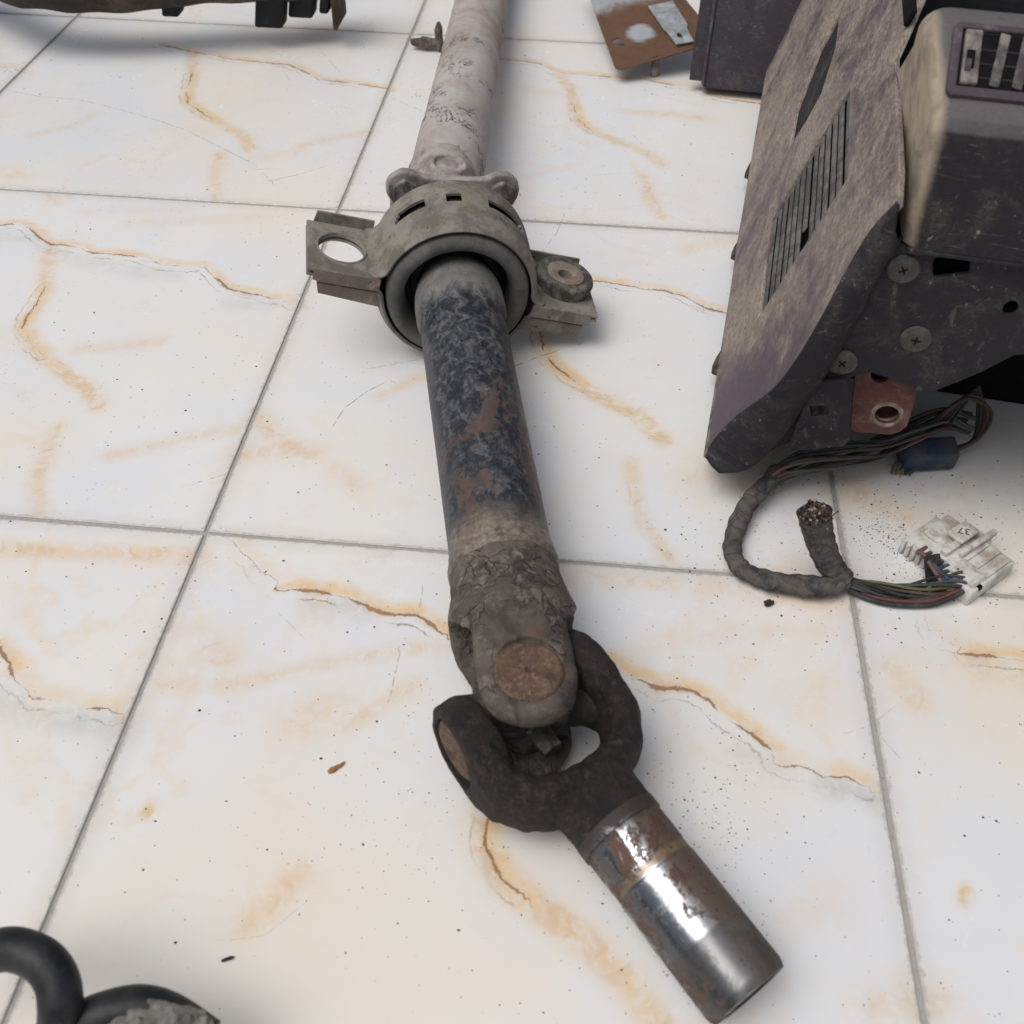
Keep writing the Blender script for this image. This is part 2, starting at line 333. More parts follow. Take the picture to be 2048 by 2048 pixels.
def wob(x, y, z, s, amp, seed=0):
    r = np.random.RandomState(seed); o = 0
    for k in range(10):
        d = r.randn(3) * s * (1 + k * .35); o = o + np.sin(x * d[0] + y * d[1] + z * d[2] + r.rand() * 6.28) / (1 + k * .3)
    return o * amp / 4
# ------------------------------------------------------------------ materials
def m_marble():
    t = MT("marble_tile"); P = t.co(kind='World')
    n1 = t.noise(5, 3, .6, P, .6); n2 = t.noise(2.3, 3, .5, P, 1.2); n3 = t.noise(22, 5, .65, P, .8)
    col = t.mix(t.sm(n1, .38, .66), (.80, .795, .785), (.755, .77, .80))
    col = t.mix(t.op('MULTIPLY', t.sm(n2, .40, .66), .75), col, (.83, .765, .665))
    col = t.mix(t.op('MULTIPLY', t.sm(n3, .52, .75), .34), col, (.80, .715, .60))
    rid = t.op('ABSOLUTE', t.op('SUBTRACT', t.noise(5.0, 3, .50, P, 1.3, 2.), .5)); gate = t.sm(t.noise(3.1, 3, .6, P, .5, 6.), .46, .64)
    col = t.mix(t.op('MULTIPLY', t.op('MULTIPLY', t.sm(rid, .034, .0), gate), t.sm(t.noise(60, 6, .75, P, 1.0), .36, .64, .05, .5)), col, (.80, .64, .45))
    sg = t.sm(t.noise(46, 5, .72, P, 1.6), .24, .60)
    for a, c in (('s1', (.86, .68, .58)), ('s0', (.76, .535, .28)), ('s2', (.46, .445, .42))):
        f = t.op('MULTIPLY', t.attr(a), sg); col = t.mix(f, col, c)
    fib = t.op('ABSOLUTE', t.op('SUBTRACT', t.noise(20, 3, .55, P, 1.2, 4.), .5)); ff = t.op('MULTIPLY', t.sm(fib, .045, .004), t.sm(t.attr('s0'), .16, .55))
    col = t.mix(t.op('MULTIPLY', ff, .26), col, (.60, .38, .17))
    # dark veins with an amber side and a pale grey side
    j = t.op('ADD', t.op('MULTIPLY', t.op('SUBTRACT', t.noise(75, 5, .7, P), .5), .009), t.op('MULTIPLY', t.op('SUBTRACT', t.noise(320, 3, .6, P), .5), .0022))
    vs = t.op('ADD', t.attr('vs'), j); d = t.op('ABSOLUTE', vs); vk = t.attr('vk'); near = t.sm(t.attr('vu'), .008, .013, 1, 0)
    brk = t.sm(t.noise(26, 4, .6, P), .36, .60)
    halo = t.op('MULTIPLY', t.op('MULTIPLY', t.sm(vs, .0, .0035), t.sm(vs, .017, .004)), t.op('MULTIPLY', vk, t.sm(t.noise(45, 5, .7, P), .3, .62, .20, .75)))
    col = t.mix(t.op('MULTIPLY', halo, t.sm(t.attr('vu'), .010, .022, 1, 0)), col, (.80, .58, .33))
    und = t.op('MULTIPLY', t.op('MULTIPLY', t.sm(vs, .0, -.003), t.sm(vs, -.016, -.003)), t.sm(t.noise(30, 4, .6, P), .5, .72, 0, .35))
    col = t.mix(t.op('MULTIPLY', und, t.sm(t.attr('vu'), .010, .022, 1, 0)), col, (.50, .475, .44))
    w = t.op('MULTIPLY', t.op('MULTIPLY', vk, .0015), t.op('ADD', .16, brk))
    core = t.op('MULTIPLY', t.op('DIVIDE', t.op('SUBTRACT', w, d), .0009, True), near)
    col = t.mix(t.op('MULTIPLY', core, .88), col, t.mix(t.noise(60, 2, .5, P), (.075, .028, .012), (.30, .12, .045)))
    e2 = t.op('ABSOLUTE', t.op('ADD', vs, t.op('ADD', .0045, t.op('MULTIPLY', t.noise(40, 3, .6, P), .009))))
    l2 = t.op('MULTIPLY', t.op('MULTIPLY', t.op('DIVIDE', t.op('SUBTRACT', .0011, e2), .0009, True), t.sm(t.attr('vu'), .014, .018, 1, 0)), t.op('MULTIPLY', vk, t.sm(t.noise(33, 4, .65, P, 0, 3.), .42, .60, .0, .62)))
    col = t.mix(t.op('MINIMUM', l2, .8), col, (.26, .19, .13))
    wide = t.op('MULTIPLY', t.op('MULTIPLY', t.op('DIVIDE', t.op('SUBTRACT', t.op('MULTIPLY', w, 3.0), d), .005, True), near), .36)
    col = t.mix(wide, col, (.62, .36, .15))
    # scratches, scuffs, specks
    cs = t.op('ABSOLUTE', t.op('ADD', t.attr('cs'), t.op('MULTIPLY', t.op('SUBTRACT', t.noise(160, 3, .6, P), .5), .0012)))
    sc_ = t.op('MULTIPLY', t.op('DIVIDE', t.op('SUBTRACT', .0008, cs), .0006, True), t.op('MULTIPLY', t.attr('ck'), t.sm(t.noise(140, 3, .6, P), .40, .56)))
    col = t.mix(t.op('MULTIPLY', sc_, t.sm(t.attr('cu'), .004, .007, 1, 0)), col, (.17, .165, .16))
    for ang, seed in ((.5, 1.), (1.2, 5.), (2.5, 9.)):
        mp = t.node("ShaderNodeMapping"); t.put(mp.inputs[0], P); mp.inputs['Rotation'].default_value = (0, 0, ang); mp.inputs['Scale'].default_value = (30, 520, 1)
        s_ = t.op('MULTIPLY', t.sm(t.noise(1, 2, .5, mp.outputs[0], .3), .74, .80), t.sm(t.noise(7, 2, .5, P, 0, seed), .50, .64)); col = t.mix(t.op('MULTIPLY', s_, .5), col, (.26, .25, .24))
    v = t.voro(190, P); pick = t.xyz(v[1])[0]
    dot = t.op('MULTIPLY', t.sm(v[0], .13, .07), t.op('GREATER_THAN', t.op('ADD', pick, t.op('MULTIPLY', t.noise(4, 3, .6, P), .6)), 1.12))
    col = t.mix(t.op('MULTIPLY', dot, .75), col, (.12, .10, .085))
    eg = t.op('ADD', t.attr('ed'), t.op('MULTIPLY', t.op('SUBTRACT', t.noise(130, 5, .75, P), .5), .010))
    col = t.mix(t.op('MULTIPLY', t.sm(eg, .0026, .0002), .7), col, (.44, .42, .39)); col = t.mix(t.sm(eg, .016, .0, 0, .22), col, (.50, .45, .38))
    dirt = t.sm(t.noise(11, 6, .75, P, .5), .58, .82); col = t.mix(t.op('MULTIPLY', dirt, .26), col, (.36, .32, .27))
    rough = t.op('ADD', t.sm(t.noise(9, 5, .7, P), .3, .8, .19, .30), t.op('MULTIPLY', dirt, .05))
    return t.done(col, rough, 0, t.bump(t.noise(3.5, 3, .5, P), .0006, .35), .40)
def m_grout():
    t = MT("grout"); P = t.co(kind='World'); n = t.noise(300, 5, .7, P)
    return t.done(t.mix(n, (.25, .24, .225), (.54, .52, .495)), .95, 0, t.bump(n, .001, .8))
def m_tube():
    t = MT("worn_black_paint"); P = t.co(); X = t.xyz()[0]
    a = t.noise(26, 7, .70, P, .8); b = t.noise(110, 8, .74, t.co((.8, 1, 1)), .6); c = t.noise(14, 7, .70, P, 1.0); g = t.noise(260, 4, .7, P)
    col = t.mix(t.sm(g, .35, .75), (.011, .015, .022), (.030, .038, .050))
    dust = t.op('ADD', t.sm(b, .45, .64, 0, .66), t.sm(a, .54, .68, 0, .40), True)
    col = t.mix(t.op('MULTIPLY', dust, t.sm(g, .25, .6, .35, 1)), col, t.mix(c, (.145, .138, .145), (.235, .212, .198)))
    rust = t.sm(t.op('ADD', c, t.op('MULTIPLY', b, .30)), .69, .775)
    col = t.mix(t.op('MULTIPLY', rust, .80), col, t.mix(t.noise(60, 5, .7, P), (.070, .044, .036), (.14, .090, .072)))
    ora = t.sm(t.noise(13, 5, .6, P, 1.0, 4.), .66, .72); col = t.mix(ora, col, (.34, .125, .05))
    pale = t.sm(t.noise(30, 7, .75, P, 1.0, 8.), .62, .74); col = t.mix(t.op('MULTIPLY', pale, .5), col, (.36, .34, .30))
    mud = t.op('MULTIPLY', t.sm(t.op('ADD', X, t.op('MULTIPLY', t.op('SUBTRACT', b, .5), .06)), .150, .120), t.sm(t.noise(40, 6, .7, P), .30, .5, .35, 1))
    col = t.mix(mud, col, t.mix(t.sm(t.noise(190, 6, .75, P, .6), .35, .65), t.mix(t.sm(a, .4, .6), (.075, .060, .050), (.15, .11, .085)), (.27, .235, .19)))
    dz = t.sm(t.op('ADD', X, t.op('MULTIPLY', t.op('SUBTRACT', b, .5), .05)), .372, .40); col = t.mix(t.op('MULTIPLY', dz, .75), col, t.mix(b, (.12, .12, .115), (.30, .29, .27)))
    # long scratch rings
    sx = t.sm(t.noise(1, 2, .5, t.co((420, 14, 14))), .66, .74); col = t.mix(t.op('MULTIPLY', sx, .5), col, (.03, .028, .03))
    h = t.op('ADD', t.op('MULTIPLY', b, .6), t.op('MULTIPLY', g, .4))
    return t.done(col, t.sm(dust, 0, 1, .42, .9), 0, t.bump(h, .0011, .9), .4)
def m_yoke(name, dark, mid, pale, rust, crack=.5, bumpd=.0016, rough=.85, k=1.):
    t = MT(name); P = t.co((k, k, k)); a = t.noise(22, 7, .68, P, .7); b = t.noise(95, 7, .72, P, .4); g = t.noise(420, 4, .75, P); c = t.noise(13, 5, .6, P, 1.4)
    col = t.mix(t.sm(a, .32, .62), dark, mid); col = t.mix(t.op('MULTIPLY', t.sm(b, .46, .66), t.sm(c, .35, .6)), col, pale)
    col = t.mix(t.op('MULTIPLY', t.sm(t.noise(17, 6, .7, P, 1.0, 3.), .56, .68), .8), col, rust)
    mp = t.node("ShaderNodeVectorMath", operation='ADD'); t.put(mp.inputs[0], P)
    nz = t.node("ShaderNodeTexNoise"); t.put(nz.inputs[0], P); nz.inputs['Scale'].default_value = 40
    sc2 = t.node("ShaderNodeVectorMath", operation='SCALE'); t.put(sc2.inputs[0], nz.outputs[1]); sc2.inputs['Scale'].default_value = .02; t.put(mp.inputs[1], sc2.outputs[0])
    e = t.sm(t.voro(45, mp.outputs[0], 'DISTANCE_TO_EDGE')[0], .035, .0); e = t.op('MULTIPLY', e, t.sm(c, .42, .6)); e = t.op('MULTIPLY', e, crack)
    col = t.mix(e, col, (.02, .017, .016)); col = t.mix(t.sm(g, .62, .78, 0, .5), col, pale)
    h = t.op('SUBTRACT', t.op('ADD', t.op('MULTIPLY', b, .7), t.op('MULTIPLY', g, .3)), t.op('MULTIPLY', e, .5))
    return t.done(col, rough, 0, t.bump(h, bumpd, 1.0), .3)
def m_sleeve():
    t = MT("polished_rusting_steel"); P = t.co(); o = t.xyz(); X, Y, Z = o
    n = t.noise(30, 7, .7, P, .6); n2 = t.noise(120, 6, .7, P); g = t.noise(500, 3, .7, P)
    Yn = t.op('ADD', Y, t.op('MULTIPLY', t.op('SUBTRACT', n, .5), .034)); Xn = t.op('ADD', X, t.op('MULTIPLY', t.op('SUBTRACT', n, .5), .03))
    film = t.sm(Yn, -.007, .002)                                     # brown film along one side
    dark_refl = t.op('MULTIPLY', t.sm(Yn, -.012, -.018), .85)            # dark reflection painted in as a blue-black strip along the other
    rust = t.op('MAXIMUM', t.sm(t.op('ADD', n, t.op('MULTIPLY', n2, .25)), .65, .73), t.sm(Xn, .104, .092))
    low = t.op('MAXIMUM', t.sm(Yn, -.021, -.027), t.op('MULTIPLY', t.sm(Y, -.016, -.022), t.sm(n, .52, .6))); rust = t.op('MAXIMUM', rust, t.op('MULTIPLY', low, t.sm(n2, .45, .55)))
    spots = t.op('MULTIPLY', t.sm(t.voro(230, P)[0], .22, .15), t.sm(n, .40, .55)); 
    dull = t.sm(X, .1665, .1695)                                    # past the seal the turned steel is dull
    col = t.mix(film, (.52, .53, .55), (.13, .095, .075)); col = t.mix(dark_refl, col, (.075, .09, .11))
    col = t.mix(t.op('MULTIPLY', dull, .72), col, t.mix(t.sm(n, .35, .65), (.045, .042, .040), (.15, .142, .13)))
    band = t.op('MULTIPLY', t.op('MULTIPLY', t.sm(X, .1195, .1210), t.sm(X, .1260, .1245)), t.sm(n, .30, .55, .45, 1)); col = t.mix(t.op('MULTIPLY', band, .62), col, t.mix(n2, (.16, .10, .045), (.40, .27, .12)))
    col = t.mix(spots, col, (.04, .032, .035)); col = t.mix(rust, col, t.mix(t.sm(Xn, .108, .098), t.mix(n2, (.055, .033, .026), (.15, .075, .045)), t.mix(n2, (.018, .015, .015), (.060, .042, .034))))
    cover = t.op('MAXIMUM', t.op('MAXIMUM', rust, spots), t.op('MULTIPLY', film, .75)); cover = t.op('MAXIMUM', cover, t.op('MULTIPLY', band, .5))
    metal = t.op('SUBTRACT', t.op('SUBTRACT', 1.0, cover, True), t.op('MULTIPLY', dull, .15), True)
    rough = t.op('ADD', t.op('ADD', .16, t.op('MULTIPLY', cover, .5)), t.op('ADD', t.op('MULTIPLY', dull, .14), t.op('MULTIPLY', n2, .10)))
    sx = t.noise(1, 3, .6, t.co((900, 20, 20)))
    h = t.op('ADD', t.op('MULTIPLY', rust, t.op('ADD', .4, g)), t.op('MULTIPLY', sx, .08))
    return t.done(col, rough, metal, t.bump(h, .0005, .8))
def m_dusty(name, base, dust, amount=.5, patch=None, pscale=20, pthr=.62, rough=.85, scale=60, bumpd=.0008, dark=None, darkthr=.66, spec=.35):
    """general weathered surface: base colour, fine dust, optional coloured patches and dark grime flecks"""
    t = MT(name); P = t.co(); a = t.noise(scale, 8, .72, P, .4); b = t.noise(scale * .22, 5, .6, P, .8); g = t.noise(scale * 6, 3, .7, P)
    f = t.sm(t.op('ADD', t.op('MULTIPLY', a, .6), t.op('MULTIPLY', b, .4)), .62 - amount * .34, .78 - amount * .34)
    col = t.mix(f, base, dust)
    if patch: col = t.mix(t.op('MULTIPLY', t.sm(t.noise(pscale, 6, .7, P, .9, 2.), pthr, pthr + .09), .85), col, patch)
    if dark: col = t.mix(t.sm(t.noise(scale * 1.7, 6, .72, P, .8, 6.), darkthr, darkthr + .08), col, dark)
    col = t.mix(t.sm(g, .60, .80, 0, .35), col, dust)
    return t.done(col, rough, 0, t.bump(t.op('ADD', a, t.op('MULTIPLY', g, .5)), bumpd, .8), spec)
def m_rear():
    t = MT("caked_grey_dust"); P = t.co(); a = t.noise(11, 6, .6, P, .6); b = t.noise(90, 7, .7, P, .4)
    col = t.mix(t.sm(a, .35, .65), (.34, .285, .255), (.46, .435, .42)); col = t.mix(t.sm(b, .45, .75, 0, .5), col, (.52, .49, .46))
    def crack(sc_, thr, st, w, seed):
        n = t.noise(1, 5, .68, t.co(sc_), 1.8, seed); return t.op('MULTIPLY', t.sm(t.op('ABSOLUTE', t.op('SUBTRACT', n, .5)), w, w * .3), t.sm(t.noise(13, 4, .65, P, .5, seed + 1), thr, thr + .08))
    k = t.op('MAXIMUM', crack((30, 60, 60), .53, 1, .020, 1.), crack((55, 26, 26), .56, 1, .024, 7.))
    k = t.op('MAXIMUM', k, t.op('MULTIPLY', t.sm(t.noise(150, 5, .7, P, .6, 3.), .60, .70), t.sm(t.noise(18, 3, .6, P, 0, 12.), .46, .60)))
    col = t.mix(t.op('MULTIPLY', k, .9), col, (.055, .045, .045))
    # dried rings left round the tube
    return t.done(col, .95, 0, t.bump(t.op('SUBTRACT', b, t.op('MULTIPLY', k, .9)), .0011, .9), .2)
def m_pad():
    t = MT("dusty_purple_vinyl_pad"); P = t.co(); a = t.noise(1, 6, .65, t.co((34, 9, 11)), .8); b = t.noise(330, 5, .75, t.co((1, .55, 1))); c = t.noise(9, 5, .6, P, 1.2); o = t.xyz()
    d2 = t.noise(120, 7, .7, t.co((1.2, .45, .8)))
    col = t.mix(b, (.055, .036, .058), (.115, .08, .105))
    dust = t.op('ADD', t.op('MULTIPLY', a, .5), t.op('ADD', t.op('MULTIPLY', c, .28), t.op('MULTIPLY', d2, .34)))
    tip = t.op('ADD', t.op('MULTIPLY', t.sm(t.op('ADD', t.op('MULTIPLY', o[1], .8), o[2]), .105, .20), .16), -.10)       # the low front corner was wiped clean
    dust = t.op('ADD', dust, tip)
    f = t.sm(dust, .455, .72, .04, 1); f = t.op('MULTIPLY', f, t.sm(b, .34, .58, .38, 1))
    col = t.mix(f, col, t.mix(d2, (.28, .24, .195), (.46, .40, .325)))
    return t.done(col, t.sm(f, 0, 1, .5, .95), 0, t.bump(t.op('ADD', b, t.op('MULTIPLY', d2, .6)), .0008, 1.0), .3)
def m_vinyl(name="dark_purple_vinyl", dustamt=.0, base=(.0125, .0105, .0150), hi=(.031, .027, .034)):
    t = MT(name); P = t.co(); b = t.noise(420, 5, .75, P); a = t.noise(26, 6, .7, P, .6); c = t.noise(170, 5, .75, t.co((1, 1, .6)), .5); o = t.xyz()
    col = t.mix(b, base, hi); f = t.op('MULTIPLY', t.sm(a, .46, .72, 0, .34), t.sm(b, .3, .55))
    col = t.mix(f, col, (.16, .145, .13)); fl = t.op('MULTIPLY', t.sm(c, .62, .70), t.sm(a, .36, .56)); col = t.mix(t.op('MULTIPLY', fl, .8), col, (.36, .34, .32))
    st = t.op('MULTIPLY', t.sm(t.noise(1, 3, .6, t.co((70, 40, 420)), .6, 3.), .58, .68), t.sm(a, .34, .56)); col = t.mix(t.op('MULTIPLY', st, .4), col, (.19, .165, .14))
    red = t.sm(t.noise(60, 5, .7, P, .5, 9.), .66, .74); col = t.mix(t.op('MULTIPLY', red, .35), col, (.16, .06, .055))
    if dustamt:
        N = t.normal()
        side = t.sm(t.op('ADD', N[0], t.op('MULTIPLY', t.op('SUBTRACT', a, .5), .7)), -.25, -.70)
        topd = t.sm(t.op('ADD', N[2], t.op('MULTIPLY', t.op('SUBTRACT', a, .5), .5)), .18, .62)
        col = t.mix(t.op('MULTIPLY', topd, t.sm(b, .2, .5, .40, .85)), col, (.135, .125, .128)); col = t.mix(t.op('MULTIPLY', side, .95), col, t.mix(t.sm(a, .35, .65), (.25, .20, .155), (.46, .385, .29)))
    return t.done(col, .72, 0, t.bump(b, .0006, .9), .3)
def m_tape():
    t = MT("dusty_wrapped_tape"); P = t.co(); a = t.noise(55, 6, .7, P, .6); b = t.noise(230, 5, .7, P); 
    w = t.node("ShaderNodeTexWave", wave_type='BANDS', bands_direction='DIAGONAL'); t.put(w.inputs[0], P); w.inputs['Scale'].default_value = 26; w.inputs['Distortion'].default_value = 9; w.inputs['Detail'].default_value = 3; w.inputs['Detail Scale'].default_value = 2
    col = t.mix(t.sm(a, .34, .62), (.035, .036, .045), (.125, .112, .095)); col = t.mix(t.sm(w.outputs[1], .10, .0, 0, .5), col, (.02, .019, .02)); col = t.mix(t.sm(b, .55, .8, 0, .5), col, (.22, .20, .18))
    return t.done(col, .85, 0, t.bump(t.op('ADD', t.op('MULTIPLY', w.outputs[1], .5), t.op('MULTIPLY', b, .5)), .0009, .8), .3)
def m_plain(name, c1, c2, rough=.5, scale=90, metal=0., bumpd=.0003, spec=.5):
    t = MT(name); P = t.co(); a = t.noise(scale, 6, .7, P, .4)
    return t.done(t.mix(t.sm(a, .35, .7), c1, c2), rough, metal, t.bump(a, bumpd, .6), spec)
MAT = dict(
    marble=m_marble(), grout=m_grout(), tube=m_tube(), sleeve=m_sleeve(), rear=m_rear(), pad=m_pad(), vinyl=m_vinyl(), hood=m_vinyl("hood_vinyl", 1.0), tape=m_tape(),
    yoke=m_yoke("dusty_cast_yoke", (.050, .042, .040), (.125, .105, .088), (.235, .205, .170), (.15, .080, .052), .9, .0018, .88, 1.5),
    slip=m_yoke("greasy_forged_yoke", (.011, .010, .0115), (.028, .022, .020), (.062, .047, .038), (.055, .032, .022), .0, .0032, .66, 2.2),
    cap=m_yoke("rusty_bearing_cap", (.070, .046, .036), (.155, .090, .058), (.25, .19, .15), (.075, .06, .05), .0, .0012, .85, 4.),
    spider=m_dusty("oily_spider", (.03, .028, .026), (.13, .125, .11), .5, bumpd=.001),
    bracket=m_dusty("olive_plated_bracket", (.145, .130, .108), (.265, .245, .212), .60, (.195, .20, .13), 24, .58, .8, 55, .0007, (.060, .045, .032), .60),
    bracketpink=m_dusty("primer_worn_flange", (.165, .135, .115), (.25, .21, .18), .5, (.42, .26, .22), 34, .54, .85, 55, .0006, (.05, .035, .03), .62),
    rubber=m_dusty("grey_rubber", (.075, .075, .072), (.135, .132, .125), .6, None, rough=.75, scale=40, bumpd=.0003),
    darkrubber=m_dusty("black_rubber", (.008, .008, .010), (.022, .022, .024), .4, None, rough=.7, scale=40, bumpd=.0003),
    bush=m_dusty("dusty_bush_metal", (.20, .16, .135), (.30, .26, .22), .55, (.24, .15, .10), 60, .56, .85, 90, .0006),
    bushring=m_dusty("bush_rubber", (.055, .056, .052), (.22, .21, .185), .50, rough=.9, scale=80, bumpd=.0009),
    flange=m_dusty("dusty_flange", (.20, .18, .17), (.40, .36, .335), .70, (.10, .09, .085), 26, .62, .9, 45, .0009, (.05, .042, .042), .68),
    bolt=m_dusty("bolt_steel", (.075, .072, .072), (.30, .28, .265), .55, rough=.6, scale=60),
    grille=m_dusty("dusty_grey_slat", (.085, .083, .080), (.18, .172, .16), .55, (.035, .032, .036), 60, .60, .85, 60, .0003),
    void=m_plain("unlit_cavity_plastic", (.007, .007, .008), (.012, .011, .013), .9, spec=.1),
    plastic=m_vinyl("grained_purple_plastic", 0, (.026, .022, .031), (.066, .057, .070)),
    bezel=m_dusty("plum_bezel", (.070, .052, .066), (.17, .15, .155), .42, rough=.75, scale=70),
    louvre=m_dusty("dusty_louvre", (.075, .068, .070), (.26, .24, .225), .62, rough=.85, scale=70),
    redoxide=m_dusty("red_oxide_steel", (.105, .045, .036), (.20, .105, .085), .40, (.34, .25, .21), 60, .64, .8, 70, .0007),
    screw=m_dusty("dull_screw", (.055, .052, .048), (.125, .115, .102), .5, rough=.55, scale=90),
    clip=m_dusty("rusty_clip", (.17, .12, .095), (.32, .27, .23), .5, rough=.8, scale=120),
    whiteplastic=m_dusty("dirty_white_plastic", (.40, .345, .285), (.66, .66, .63), .70, (.33, .24, .19), 50, .60, .6, 60, .0004, (.20, .15, .12), .70),
    blueplastic=m_dusty("dusty_blue_plastic", (.016, .036, .085), (.085, .080, .075), .55, rough=.6, scale=26),
    hose=m_dusty("black_hose_rubber", (.008, .009, .0115), (.030, .031, .033), .42, None, rough=.5, scale=45, bumpd=.0003),
    mud=m_dusty("dried_mud", (.12, .11, .098), (.27, .255, .235), .6, rough=.95, scale=60, bumpd=.002, dark=(.04, .036, .034), darkthr=.60),
    bumper=m_dusty("muddy_bumper", (.034, .027, .022), (.085, .066, .048), .55, (.11, .08, .052), 12, .58, .85, 30, .0015, (.012, .011, .011), .62),
    debris=m_plain("dark_crumbs", (.02, .017, .015), (.075, .06, .05), .95, 400),
    flake=m_plain("rust_flake", (.30, .13, .05), (.42, .22, .10), .9, 300),
    bark=m_dusty("dry_mud_clump", (.085, .068, .060), (.23, .195, .175), .55, rough=.95, scale=70, bumpd=.002, dark=(.025, .02, .018), darkthr=.60),
    copper=m_plain("cut_strands", (.22, .15, .10), (.62, .55, .46), .5, 700, .3),
)
def m_plate():
    t = MT("rust_bloomed_galvanised"); P = t.co(); a = t.noise(13, 6, .65, P, 1.0); b = t.noise(60, 7, .72, P, .5); o = t.xyz()
    zinc = t.mix(b, (.30, .32, .34), (.46, .49, .52)); f = t.op('MAXIMUM', t.sm(t.op('ADD', o[1], t.op('MULTIPLY', a, .10)), .165, .20, 0, .85), t.sm(t.op('ADD', a, t.op('MULTIPLY', b, .25)), .72, .86, 0, .5)); col = t.mix(f, t.mix(b, (.060, .026, .014), (.185, .095, .050)), zinc)
    return t.done(col, .65, t.sm(a, .55, .66, 0, .35), t.bump(b, .0006, .7))
MAT['plate'] = m_plate()
def m_dimple():
    t = MT("zinc_dimple"); P = t.co(); o = t.xyz(); r = t.op('SQRT', t.op('ADD', t.op('POWER', o[1], 2.), t.op('POWER', o[2], 2.))); b = t.noise(60, 7, .72, P, .5); a = t.noise(30, 5, .7, P, 1.0)
    f = t.sm(t.op('ADD', r, t.op('MULTIPLY', t.op('SUBTRACT', a, .5), .026)), .024, .013); col = t.mix(f, t.mix(b, (.060, .026, .014), (.185, .095, .050)), t.mix(b, (.25, .27, .29), (.44, .47, .50)))
    return t.done(col, .65, 0, t.bump(b, .0006, .7))
MAT['dimple'] = m_dimple()
MAT['zinc'] = m_plain('grey_zinc', (.20, .21, .22), (.42, .45, .48), .6, 40)
WIRE = [m_plain("wire_" + n, c, tuple(x * .35 + .060 for x in c), .7, 60) for n, c in dict(black=(.012, .012, .014), green=(.030, .045, .030), brown=(.075, .040, .030), red=(.15, .03, .025), blue=(.035, .065, .11), grey=(.075, .075, .07), yellow=(.13, .12, .045), pink=(.20, .095, .085)).items()]

# ------------------------------------------------------------------ the floor: recessed grout bed and square marble-print tiles
T = 0.5
floor = link("floor", mesh("floor", [(-4, -3, -.0014), (5, -3, -.0014), (5, 6, -.0014), (-4, 6, -.0014)], [(0, 1, 2, 3)]), MAT['grout']); tag(floor, None, None, None, 'structure')
def seg_field(V, lines):
    """signed and unsigned distance to the nearest polyline, with its strength"""
    U = np.full(len(V), 9.); S = np.full(len(V), 9.); Kk = np.zeros(len(V))
    for pts, k in lines:
        P = np.array(pts)
        for a, b in zip(P[:-1], P[1:]):
            ab = b - a; L = ab @ ab + 1e-12; w = V - a; tt = np.clip((w @ ab) / L, 0, 1); q = w - tt[:, None] * ab; d = np.sqrt((q * q).sum(1)); cr = ab[0] * w[:, 1] - ab[1] * w[:, 0]
            m = d < U; U = np.where(m, d, U); S = np.where(m, np.sign(cr) * d, S); Kk = np.where(m, k, Kk)
    return S, U, Kk
def make_tile(i, j, n):
    g = .0018; jx, jy = R.uniform(-.0008, .0008), R.uniform(-.0008, .0008)
    x0, x1, y0, y1 = i * T + g + jx, (i + 1) * T - g + jx, j * T + g + jy, (j + 1) * T - g + jy
    xs = np.concatenate([[x0], np.linspace(x0 + .0006, x1 - .0006, n), [x1]]); ys = np.concatenate([[y0], np.linspace(y0 + .0006, y1 - .0006, n), [y1]])
    m = n + 2; X, Y = np.meshgrid(xs, ys, indexing='ij'); Z = np.zeros_like(X); Z[0, :] = Z[-1, :] = Z[:, 0] = Z[:, -1] = -.0005
    V = np.stack([X.ravel(), Y.ravel(), Z.ravel()], 1); q = np.arange(m * m).reshape(m, m)
    F = np.stack([q[:-1, :-1], q[1:, :-1], q[1:, 1:], q[:-1, 1:]], -1).reshape(-1, 4).tolist()
    rim = [q[k, 0] for k in range(m)] + [q[-1, k] for k in range(1, m)] + [q[k, -1] for k in range(m - 2, -1, -1)] + [q[0, k] for k in range(m - 2, 0, -1)]
    b0 = len(V); low = V[rim].copy(); low[:, 2] = -.008; V = np.concatenate([V, low])
    for k in range(len(rim)): k2 = (k + 1) % len(rim); F.append([int(rim[k]), b0 + k, b0 + k2, int(rim[k2])])
    me = bpy.data.meshes.new("tile"); me.from_pydata(V.tolist(), [], F); me.update()
    W = V[:, :2]
    if n > 20:
        S, U, Kk = seg_field(W, VEINS); S2, U2, K2 = seg_field(W, SCRATCHES); st = [np.zeros(len(W)) for _ in range(3)]
        for pts, w, k, c in STROKES:
            _, u, _ = seg_field(W, [(pts, 1)]); P = np.array(pts)
            st[c] = np.maximum(st[c], k * np.exp(-(u / w) ** 2))
    else:
        S = U = S2 = U2 = np.full(len(W), 9.); Kk = K2 = np.zeros(len(W)); st = [Kk, Kk, Kk]
    for nm, A in (('vs', S), ('vu', U), ('vk', Kk), ('cs', S2), ('cu', U2), ('ck', K2), ('s0', st[0]), ('s1', st[1]), ('s2', st[2]), ('ed', np.minimum(np.minimum(W[:, 0] - x0, x1 - W[:, 0]), np.minimum(W[:, 1] - y0, y1 - W[:, 1])))):
        at_ = me.attributes.new(nm, 'FLOAT', 'POINT'); at_.data.foreach_set('value', A.astype(np.float32))
    return link("tile", me, MAT['marble'], floor)
for i in range(-3, 4):
    for j in range(-3, 5):
        near = -2 <= i <= 1 and -1 <= j <= 2 and not (i == -2 and j == -1)
        make_tile(i, j, 118 if near else 4)
